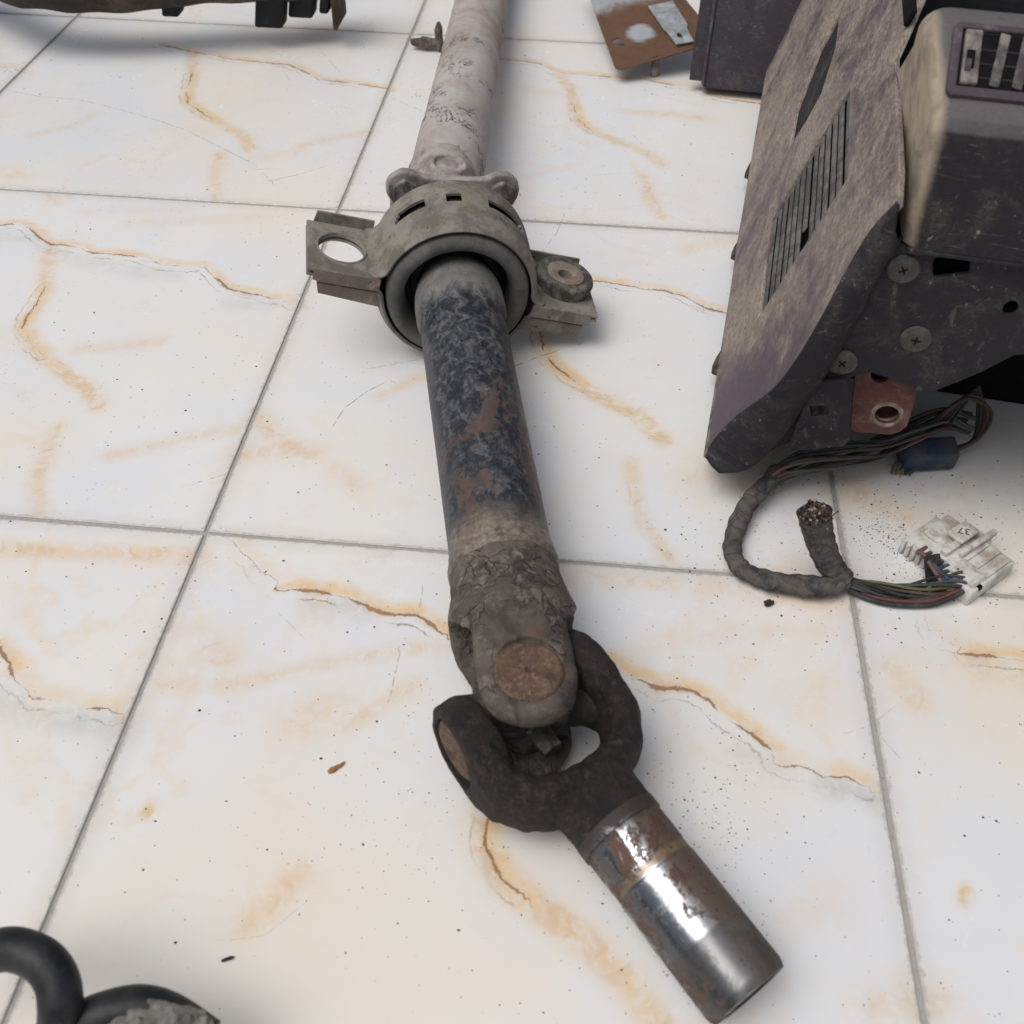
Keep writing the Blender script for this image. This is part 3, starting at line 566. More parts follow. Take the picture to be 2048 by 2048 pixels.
# ------------------------------------------------------------------ the drive shaft
cX = Vector((.267, -.1715, .0495)); BRG = Vector((.1606, .2805, .0725)); DIR = (BRG - cX).normalized()
F1 = frame(cX, DIR, (0, 0, 1))                                      # X runs away from the camera along the front tube
SL = Vector((.39918, -.32300, .0268)) - cX; F2 = frame(cX, SL, (0, 0, 1))      # X runs down the slip sleeve
FB = frame(BRG, DIR, (0, 0, 1)); FB = FB @ Matrix.Rotation(math.radians(-16), 4, 'X')    # bearing bracket, rolled
FB = frame(BRG, DIR, tuple(Vector((0, 0, 1)) * math.cos(math.radians(16)) + Vector((.97277, .23177, 0)) * math.sin(math.radians(16))))
FR = frame((.1350, .360, .0800), (-.049, .998, -.044), (0, 0, 1))
shaft = empty("drive_shaft", (.2, .1, 0)); tag(shaft, "long worn two-piece drive shaft with universal joint and bearing bracket lying on the tiles", "drive shaft")

tube = link("front_tube", lathe("front_tube", [(.085, .030), (.1065, .0375), (.109, .0388), (.113, .0391), (.1165, .0384), (.119, .0377), (.124, .0374), (.1265, .0366), (.14, .0364), (.25, .0366), (.380, .0371), (.388, .0376), (.394, .0394), (.410, .0396), (.422, .0389), (.432, .0368), (.440, .0330), (.455, .030)], 96), MAT['tube'], shaft, F1)
tube["label"] = "front tube with flaking black paint, rust and dust"
def f_yoke(x, y, z):
    """weld yoke: X from the joint centre back to the tube, ears above and below"""
    r = np.sqrt(y * y + z * z)
    # sleeve flaring to the saddle
    rad = np.interp(x, [-.01, .046, .058, .074, .090, .105], [.042, .0462, .0470, .0425, .0388, .0380])
    body = np.maximum(r - rad, np.maximum(x - .109, .050 - x - .010 * np.clip((np.abs(z) / .045) ** 2, 0, 1.4)))
    # hollow saddle between the ears
    dish = np.sqrt(((x - .018) / .052) ** 2 + (z / .034) ** 2 + (y / .11) ** 2) - 1; body = smax(body, -dish * .03, .006)
    # ears
    ey = np.clip(x, 0, .07); hw = .0312 - .0005 * np.clip(x / .05, 0, 1)
    cap2 = np.sqrt(np.minimum(x, 0) ** 2 + y * y) - hw; cap2 = np.where(x < 0, np.sqrt(x * x + y * y) - .0312, np.abs(y) - hw)
    cap2 = np.maximum(cap2, x - .066)
    outer = np.sqrt(y * y * .75 + z * z) - (.0465 + .0015 * np.sin(x * 60))
    ear = smax(smax(cap2, outer, .010), .0275 - np.abs(z), .006)
    d = smin(body, ear, .005)
    hole = np.maximum(np.sqrt(x * x + y * y) - .0222, .0435 - np.abs(z)); d = smax(d, -hole, .0015)
    return d + wob(x, y, z, 90, .0006, 1) + wob(x, y, z, 300, .0003, 2)
yoke = link("weld_yoke", snmesh("weld_yoke", f_yoke, (-.045, -.055, -.055), (.115, .055, .055), .0013), MAT['yoke'], shaft, F1)
yoke["label"] = "dust-caked fork of the universal joint welded to the tube"
def capmesh(name): return lathe(name, [(-.0012, .0001), (-.0009, .0012), (.0010, .0028), (.0004, .008), (.0007, .0150), (.0009, .0190), (-.0004, .0206), (-.004, .0210)], 40)
def axisframe(M, loc, ax): 
    o = M @ Vector(loc); X = (M.to_3x3() @ Vector(ax)); Z = M.to_3x3() @ (Vector((1, 0, 0)) if abs(ax[0]) < .5 else Vector((0, 0, 1))); return frame(o, X, Z)
cm = capmesh("bearing_cap")
for s in (1, -1): link("bearing_cap", cm, MAT['cap'], shaft, axisframe(F1, (0, 0, s * .0446), (0, 0, s)))
def f_slip(x, y, z):
    """slip yoke: X from the joint centre to the sleeve, ears along +-Y"""
    ya = np.abs(y); P = [(-.006, .0435), (.018, .0460), (.037, .0450), (.052, .0350), (.0600, .0190), (.0620, .0)]; q = np.full(x.shape, 9.); tt = np.zeros(x.shape)
    for k, (a, b) in enumerate(zip(P[:-1], P[1:])):
        ax_, ay = a; bx, by = b; dx, dy = bx - ax_, by - ay; t = np.clip(((x - ax_) * dx + (ya - ay) * dy) / (dx * dx + dy * dy), 0, 1); d = np.sqrt((x - ax_ - t * dx) ** 2 + (ya - ay - t * dy) ** 2)
        m = d < q; q = np.where(m, d, q); tt = np.where(m, k + t, tt)
    hh = np.interp(tt, [0, 1, 2, 3, 4, 5], [.029, .0275, .0265, .0265, .0275, .0285]); ww = np.interp(tt, [0, 1, 2, 3, 4, 5], [.0110, .0125, .0128, .0122, .0120, .0125])
    arm = ((np.abs(q / ww) ** 2.1 + np.abs(z / hh) ** 2.1) ** (1 / 2.1) - 1) * .0135
    ear = smax(np.sqrt((x + .0) ** 2 + z * z) - .0300, np.abs(ya - .0430) - .0105, .006)
    d = smin(arm, ear, .010)
    r = np.sqrt(y * y + z * z); neck = smax(r - np.interp(x, [.055, .070, .074, .092], [.032, .0276, .0268, .0266]), np.maximum(x - .090, .060 - x), .001); d = smin(d, neck, .0018)
    hole = np.maximum(np.sqrt(x * x + z * z) - .0222, .0490 - ya); d = smax(d, -hole, .0015)
    return d + wob(x, y, z, 80, .0012, 5) + wob(x, y, z, 260, .0005, 6)
slip = link("slip_yoke", snmesh("slip_yoke", f_slip, (-.042, -.066, -.042), (.100, .066, .042), .0013), MAT['slip'], shaft, F2)
slip["label"] = "greasy black-brown forged fork at the near end"
for s in (1, -1): link("bearing_cap", cm, MAT['cap'], shaft, axisframe(F2, (0, s * .0522, 0), (0, s, 0)))
bm = bmesh.new()
for ax in ('Y', 'Z'):
    r = bmesh.ops.create_cone(bm, cap_ends=True, segments=24, radius1=.0135, radius2=.0135, depth=.084); bmesh.ops.rotate(bm, verts=r['verts'], cent=(0, 0, 0), matrix=Matrix.Rotation(math.pi / 2, 3, 'X') if ax == 'Y' else Matrix.Identity(3))
    r = bmesh.ops.create_cone(bm, cap_ends=True, segments=24, radius1=.0175, radius2=.0175, depth=.046); bmesh.ops.rotate(bm, verts=r['verts'], cent=(0, 0, 0), matrix=Matrix.Rotation(math.pi / 2, 3, 'X') if ax == 'Y' else Matrix.Identity(3))
r = bmesh.ops.create_cube(bm, size=.030)
spider = link("spider", bmmesh("spider", bm, True, 40), MAT['spider'], shaft, F1)
bm = bmesh.new(); r = bmesh.ops.create_cone(bm, cap_ends=True, segments=6, radius1=.0082, radius2=.0070, depth=.018)
link("grease_nipple", bmmesh("grease_nipple", bm, True, 30), MAT['spider'], shaft, frame(F2 @ Vector((.024, -.004, .004)), F2.to_3x3() @ Vector((0, .3, 1)), F2.to_3x3() @ Vector((1, 0, 0))))
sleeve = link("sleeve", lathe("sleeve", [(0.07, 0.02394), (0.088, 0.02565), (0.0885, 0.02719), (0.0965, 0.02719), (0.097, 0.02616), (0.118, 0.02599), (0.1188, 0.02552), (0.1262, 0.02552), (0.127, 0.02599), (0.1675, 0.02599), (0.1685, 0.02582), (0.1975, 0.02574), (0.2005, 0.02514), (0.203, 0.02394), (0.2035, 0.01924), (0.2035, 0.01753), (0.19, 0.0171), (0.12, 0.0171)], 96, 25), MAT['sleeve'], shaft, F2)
sleeve["label"] = "half-polished steel sleeve with rust stains and a golden groove"

# centre bearing and its clamp bracket
link("rubber_ring", lathe("rubber_ring", [(-.010, .0640), (-.034, .0645), (-.042, .0628), (-.0465, .0590), (-.0470, .0545), (-.044, .0505), (-.036, .0475), (-.022, .0460)], 96, 60), MAT['rubber'], shaft, FB)
link("bearing_seal", lathe("bearing_seal", [(-.020, .0480), (-.017, .0462), (-.016, .0420), (-.019, .0400), (-.020, .0350), (-.014, .0330), (-.006, .0300)], 72, 40), MAT['darkrubber'], shaft, FB)
link("inner_cushion", lathe("inner_cushion", [(-.030, .0650), (-.02, .0658), (.0, .0660), (.012, .0665), (.0310, .0670), (.033, .060), (.033, .001)], 72, 40), MAT['darkrubber'], shaft, FB)
def strap(sign):
    """half clamp: wings and an arch of sheet steel; sign +1 upper, -1 lower; returns a bmesh in the FB frame"""
    NQ = 23; qs = np.linspace(-.040, .034, NQ); NP = 73
    def off(q):                                                     # radius of the arch across its width
        return np.interp(q, [-.040, -.037, -.032, -.022, -.012, -.004, .003, .012, .028, .034], [.0660, .0682, .0702, .0706, .0690, .0684, .0698, .0702, .0698, .0688])
    bm = bmesh.new(); G = []
    for iq, q in enumerate(qs):
        row = []; r = float(off(q)); w = .0035
        fil = .014; a0 = math.asin(min(.98, (w + fil) / (r + fil)))
        pts = []
        cx = (r + fil) * math.cos(a0)
        na = 8
        for k in range(na + 1):                                     # left fillet, wing to arch (mirrored later)
            a = k / na * (math.pi / 2 - a0); pts.append((-(cx) + fil * math.sin(a), w + fil - fil * math.cos(a)))
        for k in range(1, NP - 1):
            a = math.pi - a0 - (math.pi - 2 * a0) * k / (NP - 1); pts.append((r * math.cos(a), r * math.sin(a)))
        pts += [(-x, z) for x, z in reversed(pts[:na + 1])]
        for y, z in pts: row.append(bm.verts.new((q, y, z * sign)))
        G.append(row)
    M_ = len(G[0]); q_slot = [iq for iq in range(NQ - 1) if .0005 < (qs[iq] + qs[iq + 1]) / 2 < .0090]
    for iq in range(NQ - 1):
        for k in range(M_ - 1):
            y = (G[iq][k].co.y + G[iq][k + 1].co.y) / 2; z = (G[iq][k].co.z + G[iq][k + 1].co.z) / 2; ang = math.degrees(math.atan2(z * sign, y))
            if sign > 0 and iq in q_slot and (101 < ang < 136 - 500 * (qs[iq] - .001) or 70 < ang < 81 or 30 + 600 * (qs[iq] - .001) < ang < 56): continue
            bm.faces.new((G[iq][k], G[iq + 1][k], G[iq + 1][k + 1], G[iq][k + 1]))
    bmesh.ops.recalc_face_normals(bm, faces=bm.faces)
    bmesh.ops.solidify(bm, geom=bm.faces[:], thickness=-.0024)
    return bm
up = link("upper_clamp", bmmesh("upper_clamp", strap(1), True, 40), MAT['bracket'], shaft, FB); up["label"] = "olive-grey slotted upper half of the bearing clamp"
link("lower_clamp", bmmesh("lower_clamp", strap(-1), True, 40), MAT['bracket'], shaft, FB)
def wing(side, sign):
    y0, y1 = .080, .134; hole = [circ(side * .1035, -.002, .0205, 32)]
    outer = [(side * y0, -.040), (side * y1, -.040), (side * y1, .034), (side * y0, .034)]
    # plate() works in XY: X = lateral, Y = axial
    return plate("wing", outer, hole, .0026)
for side in (-1, 1):                                                # FB has +Y to the left of the shaft
    for sign in (1, -1):
        M = FB @ Matrix(((0, 1, 0, 0), (1, 0, 0, 0), (0, 0, -1, .0036 * 1 if sign > 0 else -.0010), (0, 0, 0, 1)))
        M = FB @ Matrix(((0, 1, 0, 0), (-1, 0, 0, 0), (0, 0, 1, .0038 if sign > 0 else -.0010), (0, 0, 0, 1)))
        w = bevel(link("wing", wing(side, sign), MAT['bracket'], up, M), .0009, 2, 50)
    for fr, z0, z1, nm in ((-.0405, .0042, -.0085, 'flange'), (.0340, .0012, .0140, 'flange')):
        pl = [(side * .070, z0), (side * .128, z0), (side * .128, z1 * .8), (side * .122, z1), (side * .070, z1)] if fr < 0 else [(side * .074, z0), (side * .128, z0), (side * .126, z1), (side * .074, z1)]
        bm = bmesh.new(); n_ = len(pl); V = [bm.verts.new((fr, -y, z)) for y, z in pl] + [bm.verts.new((fr + .0024, -y, z)) for y, z in pl]
        bm.faces.new(V[:n_]); bm.faces.new(V[n_:][::-1])
        for k in range(n_): bm.faces.new((V[k], V[(k + 1) % n_], V[n_ + (k + 1) % n_], V[n_ + k]))
        bevel(link("flange", bmmesh("flange", bm), MAT['bracketpink'] if side < 0 and fr < 0 else MAT['bracket'], up, FB), .0007, 2)
    bm = bmesh.new(); pl = [(side * .066, -.0105), (side * .124, -.0105), (side * .121, -.0215), (side * .066, -.0260)]
    n_ = 4; V = [bm.verts.new((-.0385, -y, z)) for y, z in pl] + [bm.verts.new((-.0361, -y, z)) for y, z in pl]
    bm.faces.new(V[:n_]); bm.faces.new(V[n_:][::-1])
    for k in range(n_): bm.faces.new((V[k], V[(k + 1) % n_], V[n_ + (k + 1) % n_], V[n_ + k]))
    bevel(link("flange", bmmesh("flange", bm), MAT['bracketpink'] if side < 0 else MAT['bracket'], up, FB), .0007, 2)
# raised lip round the open hole, bush in the other
link("hole_lip", lathe("hole_lip", [(-.003, .0205), (.0004, .0208), (.0010, .0215), (.0004, .0228), (-.001, .0232)], 40), MAT['bracket'], up, axisframe(FB, (-.002, .1035, .0040), (0, 0, 1)))
bs = link("bush", lathe("bush", [(0, .0275), (.0095, .0285), (.0120, .0275), (.0130, .0250), (.0125, .0185)], 48, 40), MAT['bushring'], shaft, axisframe(FB, (.002, -.1045, .0038), (0, 0, 1)))
link("bush_washer", lathe("bush_washer", [(.0100, .0186), (.0132, .0180), (.0138, .0165), (.0130, .0125), (.0120, .0085), (.0115, .0072), (.004, .0065), (.003, .0001)], 40, 35), MAT['bush'], bs, axisframe(FB, (.002, -.1045, .0038), (0, 0, 1)))

# rear flange, bolts, rear yoke and rear tube
def f_flange(x, y, z):
    d = np.full(x.shape, 9.)
    for sy in (-1, 1):
        for sz in (-1, 1): d = smin(d, np.sqrt((y - sy * .0455) ** 2 + (z - sz * .0390) ** 2) - .0170, .010)
    d = smin(d, np.sqrt((y / 1.0) ** 2 + (z / 1.0) ** 2) - .0385, .016); d = smin(d, np.maximum(np.abs(y) - .047, np.abs(z) - .0495 - .003 * (y / .046) ** 2), .006); d = smax(d, np.abs(x - .0045) - .0045, .0015)
    neck = smax(np.sqrt(y * y + z * z) - np.interp(x, [.0, .02, .045, .09], [.040, .0375, .036, .0355]), np.maximum(.004 - x, x - .095), .003)
    web = smax(np.maximum(np.abs(z) - .030 + .35 * (x - .015), np.abs(y) - (.058 - .75 * np.clip(x - .012, 0, 1))), np.maximum(.004 - x, x - .050), .004)
    d = smin(smin(d, web, .003), neck, .005)
    boss = smax(np.sqrt((x - .048) ** 2 + y * y) - .0185, np.maximum(z - .0400, .015 - z), .004); d = smin(d, boss, .003)
    dish = np.maximum(np.sqrt((x - .048) ** 2 + y * y) - .0140, .0365 - z); d = smax(d, -dish, .0015)
    d = smin(d, smax(np.sqrt((x - .048) ** 2 + y * y) - .0075, np.abs(z - .036) - .0026, .0015), .0015)
    return d + wob(x, y, z, 80, .0005, 11) + wob(x, y, z, 260, .0004, 12)
FFL = frame(BRG + DIR * .070 + Vector((.004, .001, 0)), DIR, tuple(Vector((0, 0, 1)) + Vector((.97277, .23177, 0)) * .09))
fl = link("flange_yoke", snmesh("flange_yoke", f_flange, (-.004, -.070, -.064), (.100, .070, .064), .0015), MAT['flange'], shaft, FFL); fl["label"] = "dust-caked four-bolt flange yoke behind the bearing"
def hexbolt():
    bm = bmesh.new(); r = bmesh.ops.create_cone(bm, cap_ends=True, segments=6, radius1=.0125, radius2=.0125, depth=.012); bmesh.ops.bevel(bm, geom=[e for e in bm.edges], offset=.0009, segments=2, affect='EDGES')
    r = bmesh.ops.create_cone(bm, cap_ends=True, segments=24, radius1=.0150, radius2=.0150, depth=.0024); bmesh.ops.translate(bm, verts=r['verts'], vec=(0, 0, -.006))
    return bmmesh("bolt", bm, True, 30)
hb = hexbolt()
for sy in (-1, 1):
    for sz in (-1, 1):
        o = FFL @ Vector((-.006, sy * .0455, sz * .0390)); X = FFL.to_3x3() @ Vector((0, 1, 0)); link("bolt", hb, MAT['bolt'], shaft, frame(o, X, FFL.to_3x3() @ Vector((-1, .15 * sy, .2))))
rt = link("rear_tube", lathe("rear_tube", [(.055, .034), (.075, .0372), (.120, .0380), (.185, .0382), (.1865, .0373), (.200, .0370), (.30, .0370), (.60, .0370), (1.2, .0370)], 80, 40), MAT['rear'], shaft, FR)
rt["label"] = "pale dust-caked rear tube running out of the top of the frame"
# ------------------------------------------------------------------ the dashboard, stood on its windscreen edge
DA = Vector((.38723, .0805, 0)); dE = Vector((.9906, -.13679, 0)); dD = Vector((.13679, .9906, 0))
FD = Matrix((dE, dD, Vector((0, 0, 1)))).transposed().to_4x4(); FD.translation = DA      # X right, Y away, Z up
dash = empty("dashboard", (.55, .3, 0)); tag(dash, "dusty purple car dashboard standing on edge with speaker grille and air vent", "dashboard")
acr = Vector((.320, 0, .947)).normalized(); pn = Vector((-.947, 0, .320)).normalized()
FPAD = FD @ Matrix(((0, acr.x, pn.x, 0), (1, 0, 0, 0), (0, acr.z, pn.z, .04), (0, 0, 0, 1)))   # X along, Y across (up the slope), Z outward
FPAD = FD @ Matrix(((0, acr.x, -pn.x, 0), (1, 0, 0, 0), (0, acr.z, -pn.z, .04), (0, 0, 0, 1)))
def padM(): 
    # right-handed: X = along (+Y of FD), Y = across, Z = X x Y
    X = Vector((0, 1, 0)); Y = acr; Z = X.cross(Y); M = Matrix((X, Y, Z)).transposed().to_4x4(); M.translation = Vector((0, 0, .04)); return FD @ M
FPAD = padM(); SZ = -1.0                                            # X x Y points into the dash, so outward is -Z
NEAR = [(.006, .0), (.014, .012), (.002, .05), (-.024, .095), (-.034, .121), (-.033, .147), (-.025, .172), (-.012, .200), (-.004, .230), (-.014, .258)]
pad_out = NEAR + [(.02, .262), (.20, .262), (.235, .30), (.30, .335), (.92, .335), (.92, -.004), (.60, -.008), (.35, -.010), (.15, -.005)]
grille_hole = [(.112, .070), (.266, .070), (.282, .200), (.120, .200)]
slot_hole = [(.374, .094), (.368, .125), (.374, .150), (.430, .172), (.505, .176), (.500, .140), (.440, .100)]
def flipz(me):
    for v in me.vertices: v.co.z = -v.co.z
    me.flip_normals(); return me
pad = bevel(link("top_pad", flipz(plate("top_pad", pad_out, [grille_hole, slot_hole], .005)), MAT['pad'], dash, FD), .0015, 2, 50)
# plate() was made with its face at z=0 and body to -th; flipped so that the body goes into the dash
for v in pad.data.vertices: v.co = FD.inverted() @ FPAD @ Vector((v.co.x, v.co.y, v.co.z))
pad["label"] = "tan dust-covered purple pad"
def onpad(t, q, out=0.): return FD.inverted() @ FPAD @ Vector((t, q, -out))
# recessed speaker grille: backing and separate slats
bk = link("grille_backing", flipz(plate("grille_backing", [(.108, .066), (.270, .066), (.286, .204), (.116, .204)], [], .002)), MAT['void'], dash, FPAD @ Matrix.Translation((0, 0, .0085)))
NS = 13
for k in range(NS):
    q = .0745 + k * (.196 - .0745) / (NS - 1); u = (q - .07) / .13
    t0 = .1135 + u * .008 + R.uniform(-.001, .001); t1 = .2655 + u * .016 + R.uniform(-.001, .001)
    if k in (0, 1): t0, t1 = .1145, .2645
    me = box("grille_slat", (t0, q - .0032, .0010 + R.uniform(0, .0010)), (t1, q + .0032, .0036), .0012, 2)
    if k == 6:
        me = box("grille_slat", (t0 + .034, q - .0032, .0012), (t1, q + .0032, .0036), .0012, 2)
    link("grille_slat", me, MAT['grille'], bk, FPAD)
link("slot_lining", flipz(plate("slot_lining", [(.36, .085), (.36, .155), (.43, .185), (.52, .185), (.51, .13), (.44, .09)], [], .002)), MAT['vinyl'], dash, FPAD @ Matrix.Translation((0, 0, .0030)))
# thin cream lower edge strip
link("edge_strip", box("edge_strip", (.020, -.0135, .002), (.90, -.0045, .012), .002, 2), MAT['louvre'], dash, FPAD)
# vinyl wrapped round the near end of the pad
SEAM = [(.012, .036), (.030, .043), (.041, .058), (.0525, .085), (.060, .109), (.068, .137), (.0745, .165), (.080, .196), (.086, .232), (.092, .254)]
rows = []
for (t, q), (s, z) in zip(NEAR, SEAM):
    a = onpad(t, q, -.0005); b = Vector((s, -.004, z)); m = (a + b) / 2 + Vector((-.003, -.014, .0)) * (1 if q > .02 else .3); row = []
    for k in range(9):
        u = k / 8; row.append((1 - u) ** 2 * a + 2 * u * (1 - u) * m + u * u * b)
    row.append(b + Vector((.004, .012, 0))); row.insert(0, a + Vector((.003, .010, -.001))); rows.append(row)
low = []
v, f = [], []
RR = catmull([np.array([c for p in r for c in p]) for r in rows], 4).reshape(-1, len(rows[0]), 3)
for r in RR: v += [tuple(p) for p in r]
m_ = len(rows[0])
for i in range(len(RR) - 1):
    for k in range(m_ - 1): f.append((i * m_ + k, i * m_ + k + 1, (i + 1) * m_ + k + 1, (i + 1) * m_ + k))
wrap = link("end_wrap", mesh("end_wrap", v, f, True, 60), MAT['vinyl'], dash, FD); so = wrap.modifiers.new("thick", 'SOLIDIFY'); so.thickness = .003; so.offset = 0
wrap["label"] = "dark grained vinyl end"
# end plate: faces the camera; plate() local X = right, local Y = up, so body goes away from the viewer
FEND = FD @ Matrix(((1, 0, 0, 0), (0, 0, -1, 0), (0, 1, 0, 0), (0, 0, 0, 1)))
end_out = [(.013, .042), (.037, .052), (.060, .074), (.079, .130), (.086, .140), (.100, .149), (.119, .145), (.136, .139), (.147, .141), (.171, .162), (.187, .180), (.200, .183), (.32, .20), (.32, .2475), (.17, .2475), (.104, .2485), (.0925, .251), (.086, .232), (.079, .196), (.0735, .165), (.067, .137), (.059, .109), (.0515, .085), (.040, .058), (.029, .044)]
endp = bevel(link("end_plate", plate("end_plate", end_out, [[(.117, .2365), (.1175, .2435), (.123, .2455), (.1385, .2455), (.1405, .236), (.121, .2295)], circ(.173, .215, .0045, 16, .0055)], .004), MAT['vinyl'], dash, FEND), .0012, 2)
link("seam_strip", box("seam_strip", (.098, -.0065, .2480), (.32, .004, .2515), .0012), MAT['vinyl'], dash, FD)
def prismY(name, poly, y0, y1):
    n = len(poly); bm = bmesh.new(); V = [bm.verts.new((a, y0, b)) for a, b in poly] + [bm.verts.new((a, y1, b)) for a, b in poly]
    bm.faces.new(V[:n]); bm.faces.new(V[n:][::-1])
    for k in range(n): bm.faces.new((V[k], V[(k + 1) % n], V[n + (k + 1) % n], V[n + k]))
    return bmmesh(name, bm, True, 35)
link("inner_shell", prismY("inner_shell", [(.030, .060), (.060, .080), (.088, .150), (.120, .155), (.150, .150), (.20, .19), (.5, .21), (.5, .245), (.098, .245), (.094, .235)], .016, .86), MAT['void'], dash, FD)  # dark mass behind the end plate, shaped to occlude light underneath
link("cavity_blocker", prismY("cavity_blocker", [(.10, .002), (.5, .002), (.5, .20), (.12, .16), (.085, .14), (.05, .06)], .19, .80), MAT['void'], dash, FD)  # added block closing the cavity down to the floor so it stays black
# screws with round heads and a cross recess
def screw_mesh():
    bm = bmesh.new(); v = []
    prof = [(0, .0103), (.0008, .0105), (.0016, .0100), (.0020, .0088), (.0026, .0060), (.0028, .0001)]; S = 28; rings = []
    for x, r in prof: rings.append([bm.verts.new((r * math.cos(2 * math.pi * k / S), r * math.sin(2 * math.pi * k / S), x)) for k in range(S)])
    for a, b in zip(rings[:-1], rings[1:]):
        for k in range(S): bm.faces.new((a[k], a[(k + 1) % S], b[(k + 1) % S], b[k]))
    return bmmesh("screw", bm, True, 40)
scm = screw_mesh()
cross_m = None
for n_, (s, z) in enumerate(((.1005, .2335), (.1225, .182), (.0800, .1545))):
    M = FEND @ Matrix.Translation((s, z, .0)); sc_o = link("screw", scm, MAT['screw'], dash, M)
    bm = bmesh.new()
    for an in (.5 + n_, .5 + n_ + math.pi / 2):
        r = bmesh.ops.create_cube(bm, size=1); bmesh.ops.scale(bm, vec=(.0062, .0011, .0008), verts=r['verts']); bmesh.ops.rotate(bm, verts=r['verts'], cent=(0, 0, 0), matrix=Matrix.Rotation(an, 3, 'Z'))
    bmesh.ops.translate(bm, verts=bm.verts[:], vec=(0, 0, .0027)); link("cross_slot", bmmesh("cross_slot", bm, False), MAT['void'], sc_o, M)
link("screw_pad", plate("screw_pad", circ(.103, .230, .0165, 24, .017), [], .0012), MAT['vinyl'], dash, FEND @ Matrix.Translation((0, 0, -.0022)))
# folded tab with a square hole, red-oxide lug with a round hole
tab = bevel(link("tab", plate("tab", [(.0585, .070), (.060, .100), (.0635, .128), (.070, .140), (.086, .143), (.094, .124), (.100, .090), (.098, .084), (.074, .0745)], [[(.0655, .1155), (.0780, .1185), (.0795, .1105), (.0695, .1065)]], .003), MAT['vinyl'], dash, FEND @ Matrix.Translation((0, 0, .006))), .001, 2)
bevel(link("tab_fold", prismY("tab_fold", [(.0965, .086), (.0985, .086), (.0905, .126), (.0885, .126)], -.006, .018), MAT['vinyl'], tab, FD), .001, 2)
lug_out = [(.0935, .150), (.0935, .130), (.1005, .092)] + [(.1005 + .006 - .006 * math.cos(a), .092 - .006 * math.sin(a) - .002) for a in (.3, .8, 1.3)] + [(.130, .0865), (.1365, .0905), (.140, .097), (.140, .108), (.1385, .126), (.137, .150)]
lug = bevel(link("mounting_lug", plate("mounting_lug", lug_out, [circ(.1235, .105, .0085, 24), circ(.110, .139, .0065, 18)], .004), MAT['redoxide'], dash, FEND @ Matrix.Translation((0, 0, -.012))), .0012, 2); lug["label"] = "red-oxide painted steel lug with a round hole"
link("captive_nut", lathe("captive_nut", [(.0, .0110), (-.012, .0110), (-.0125, .0105), (-.0125, .0001)], 24, 30), MAT['redoxide'], lug, frame(FEND @ Vector((.1235, .105, -.0161)), FEND.to_3x3() @ Vector((0, 0, 1)), FEND.to_3x3() @ Vector((0, 1, 0))))
link("hole_rim", lathe("hole_rim", [(-.006, .0085), (.0006, .0086), (.0014, .0094), (.0004, .0118), (-.001, .0125)], 28), MAT['clip'], lug, frame(FEND @ Vector((.1235, .105, -.012)), FEND.to_3x3() @ Vector((0, 0, 1)), FEND.to_3x3() @ Vector((0, 1, 0))))
# spring clips along the lower edge
for k, t in enumerate((.52, .345, .150)):
    P = [(t - .010, -.002, .004), (t - .010, -.014, .004), (t - .004, -.0175, .003), (t + .008, -.0175, .003), (t + .012, -.012, .004), (t + .012, -.002, .004)]
    bm = bmesh.new(); a = [bm.verts.new((x, y, 0.)) for x, y, z in P]; b = [bm.verts.new((x, y, .009)) for x, y, z in P]
    for q in range(len(P) - 1): bm.faces.new((a[q], a[q + 1], b[q + 1], b[q]))
    bmesh.ops.solidify(bm, geom=bm.faces[:], thickness=.0018); link("spring_clip", bmmesh("spring_clip", bm, True, 40), MAT['clip'], dash, FPAD @ Matrix.Translation((0, -.006, .001)))
# binnacle hood with an air vent
def hood_mesh():
    prof = [(-.006, .2518), (-.006, .318), (-.003, .331), (.006, .3405), (.055, .3690), (.064, .3705), (.078, .3660), (.130, .330), (.185, .285), (.185, .2518)]
    left = [.0945, .0905, .0900, .0895, .0790, .0785, .0790, .0840, .0850, .0900]
    prof = [tuple(p) for p in catmull([np.array(p) for p in prof[:-1]], 3)] + [prof[-1]]; left = [p[0] for p in catmull([np.array((a, 0.)) for a in left[:-1]], 3)] + [left[-1]]
    n = len(prof); Q = np.array(prof); cen = np.array((.08, .30)); bm = bmesh.new(); rings = []
    for ds, ins in ((0, .0125), (.0008, .0095), (.0028, .0058), (.0060, .0028), (.0100, .0008), (.0150, 0), (.36, 0)):
        v2 = Q - (Q - cen) / np.linalg.norm(Q - cen, axis=1)[:, None] * ins; v2[:, 1] = np.where(Q[:, 1] < .2525, Q[:, 1], v2[:, 1])
        rings.append([bm.verts.new((left[k] + ds, v2[k][0], v2[k][1])) for k in range(n)])
    bm.faces.new(rings[0]); bm.faces.new(rings[-1][::-1])
    for a, b in zip(rings[:-1], rings[1:]):
        for k in range(n): bm.faces.new((a[k], a[(k + 1) % n], b[(k + 1) % n], b[k]))
    return bm
hb_ = hood_mesh()
hood = link("hood", bmmesh("hood", hb_, True, 50), MAT['hood'], dash, FD); hood["label"] = "raised hood with dusty flank and dark face"
vy = Vector((0, .049, .0285)).normalized(); vx = Vector((1, 0, 0)); vz = vx.cross(vy); MV = Matrix((vx, vy, vz)).transposed().to_4x4(); MV.translation = Vector((.0945, .0085, .3425)); FV = FD @ MV
L_ = .0500
bevel(link("vent_bezel", plate("vent_bezel", [(.0, .003), (.003, .0), (.20, .0), (.20, L_), (.003, L_), (.0, L_ - .003)], [[(.0055, .0065), (.17, .0065), (.17, .0455), (.0055, .0455)]], .004), MAT['bezel'], hood, FV @ Matrix.Translation((0, 0, .0028))), .0012, 2)
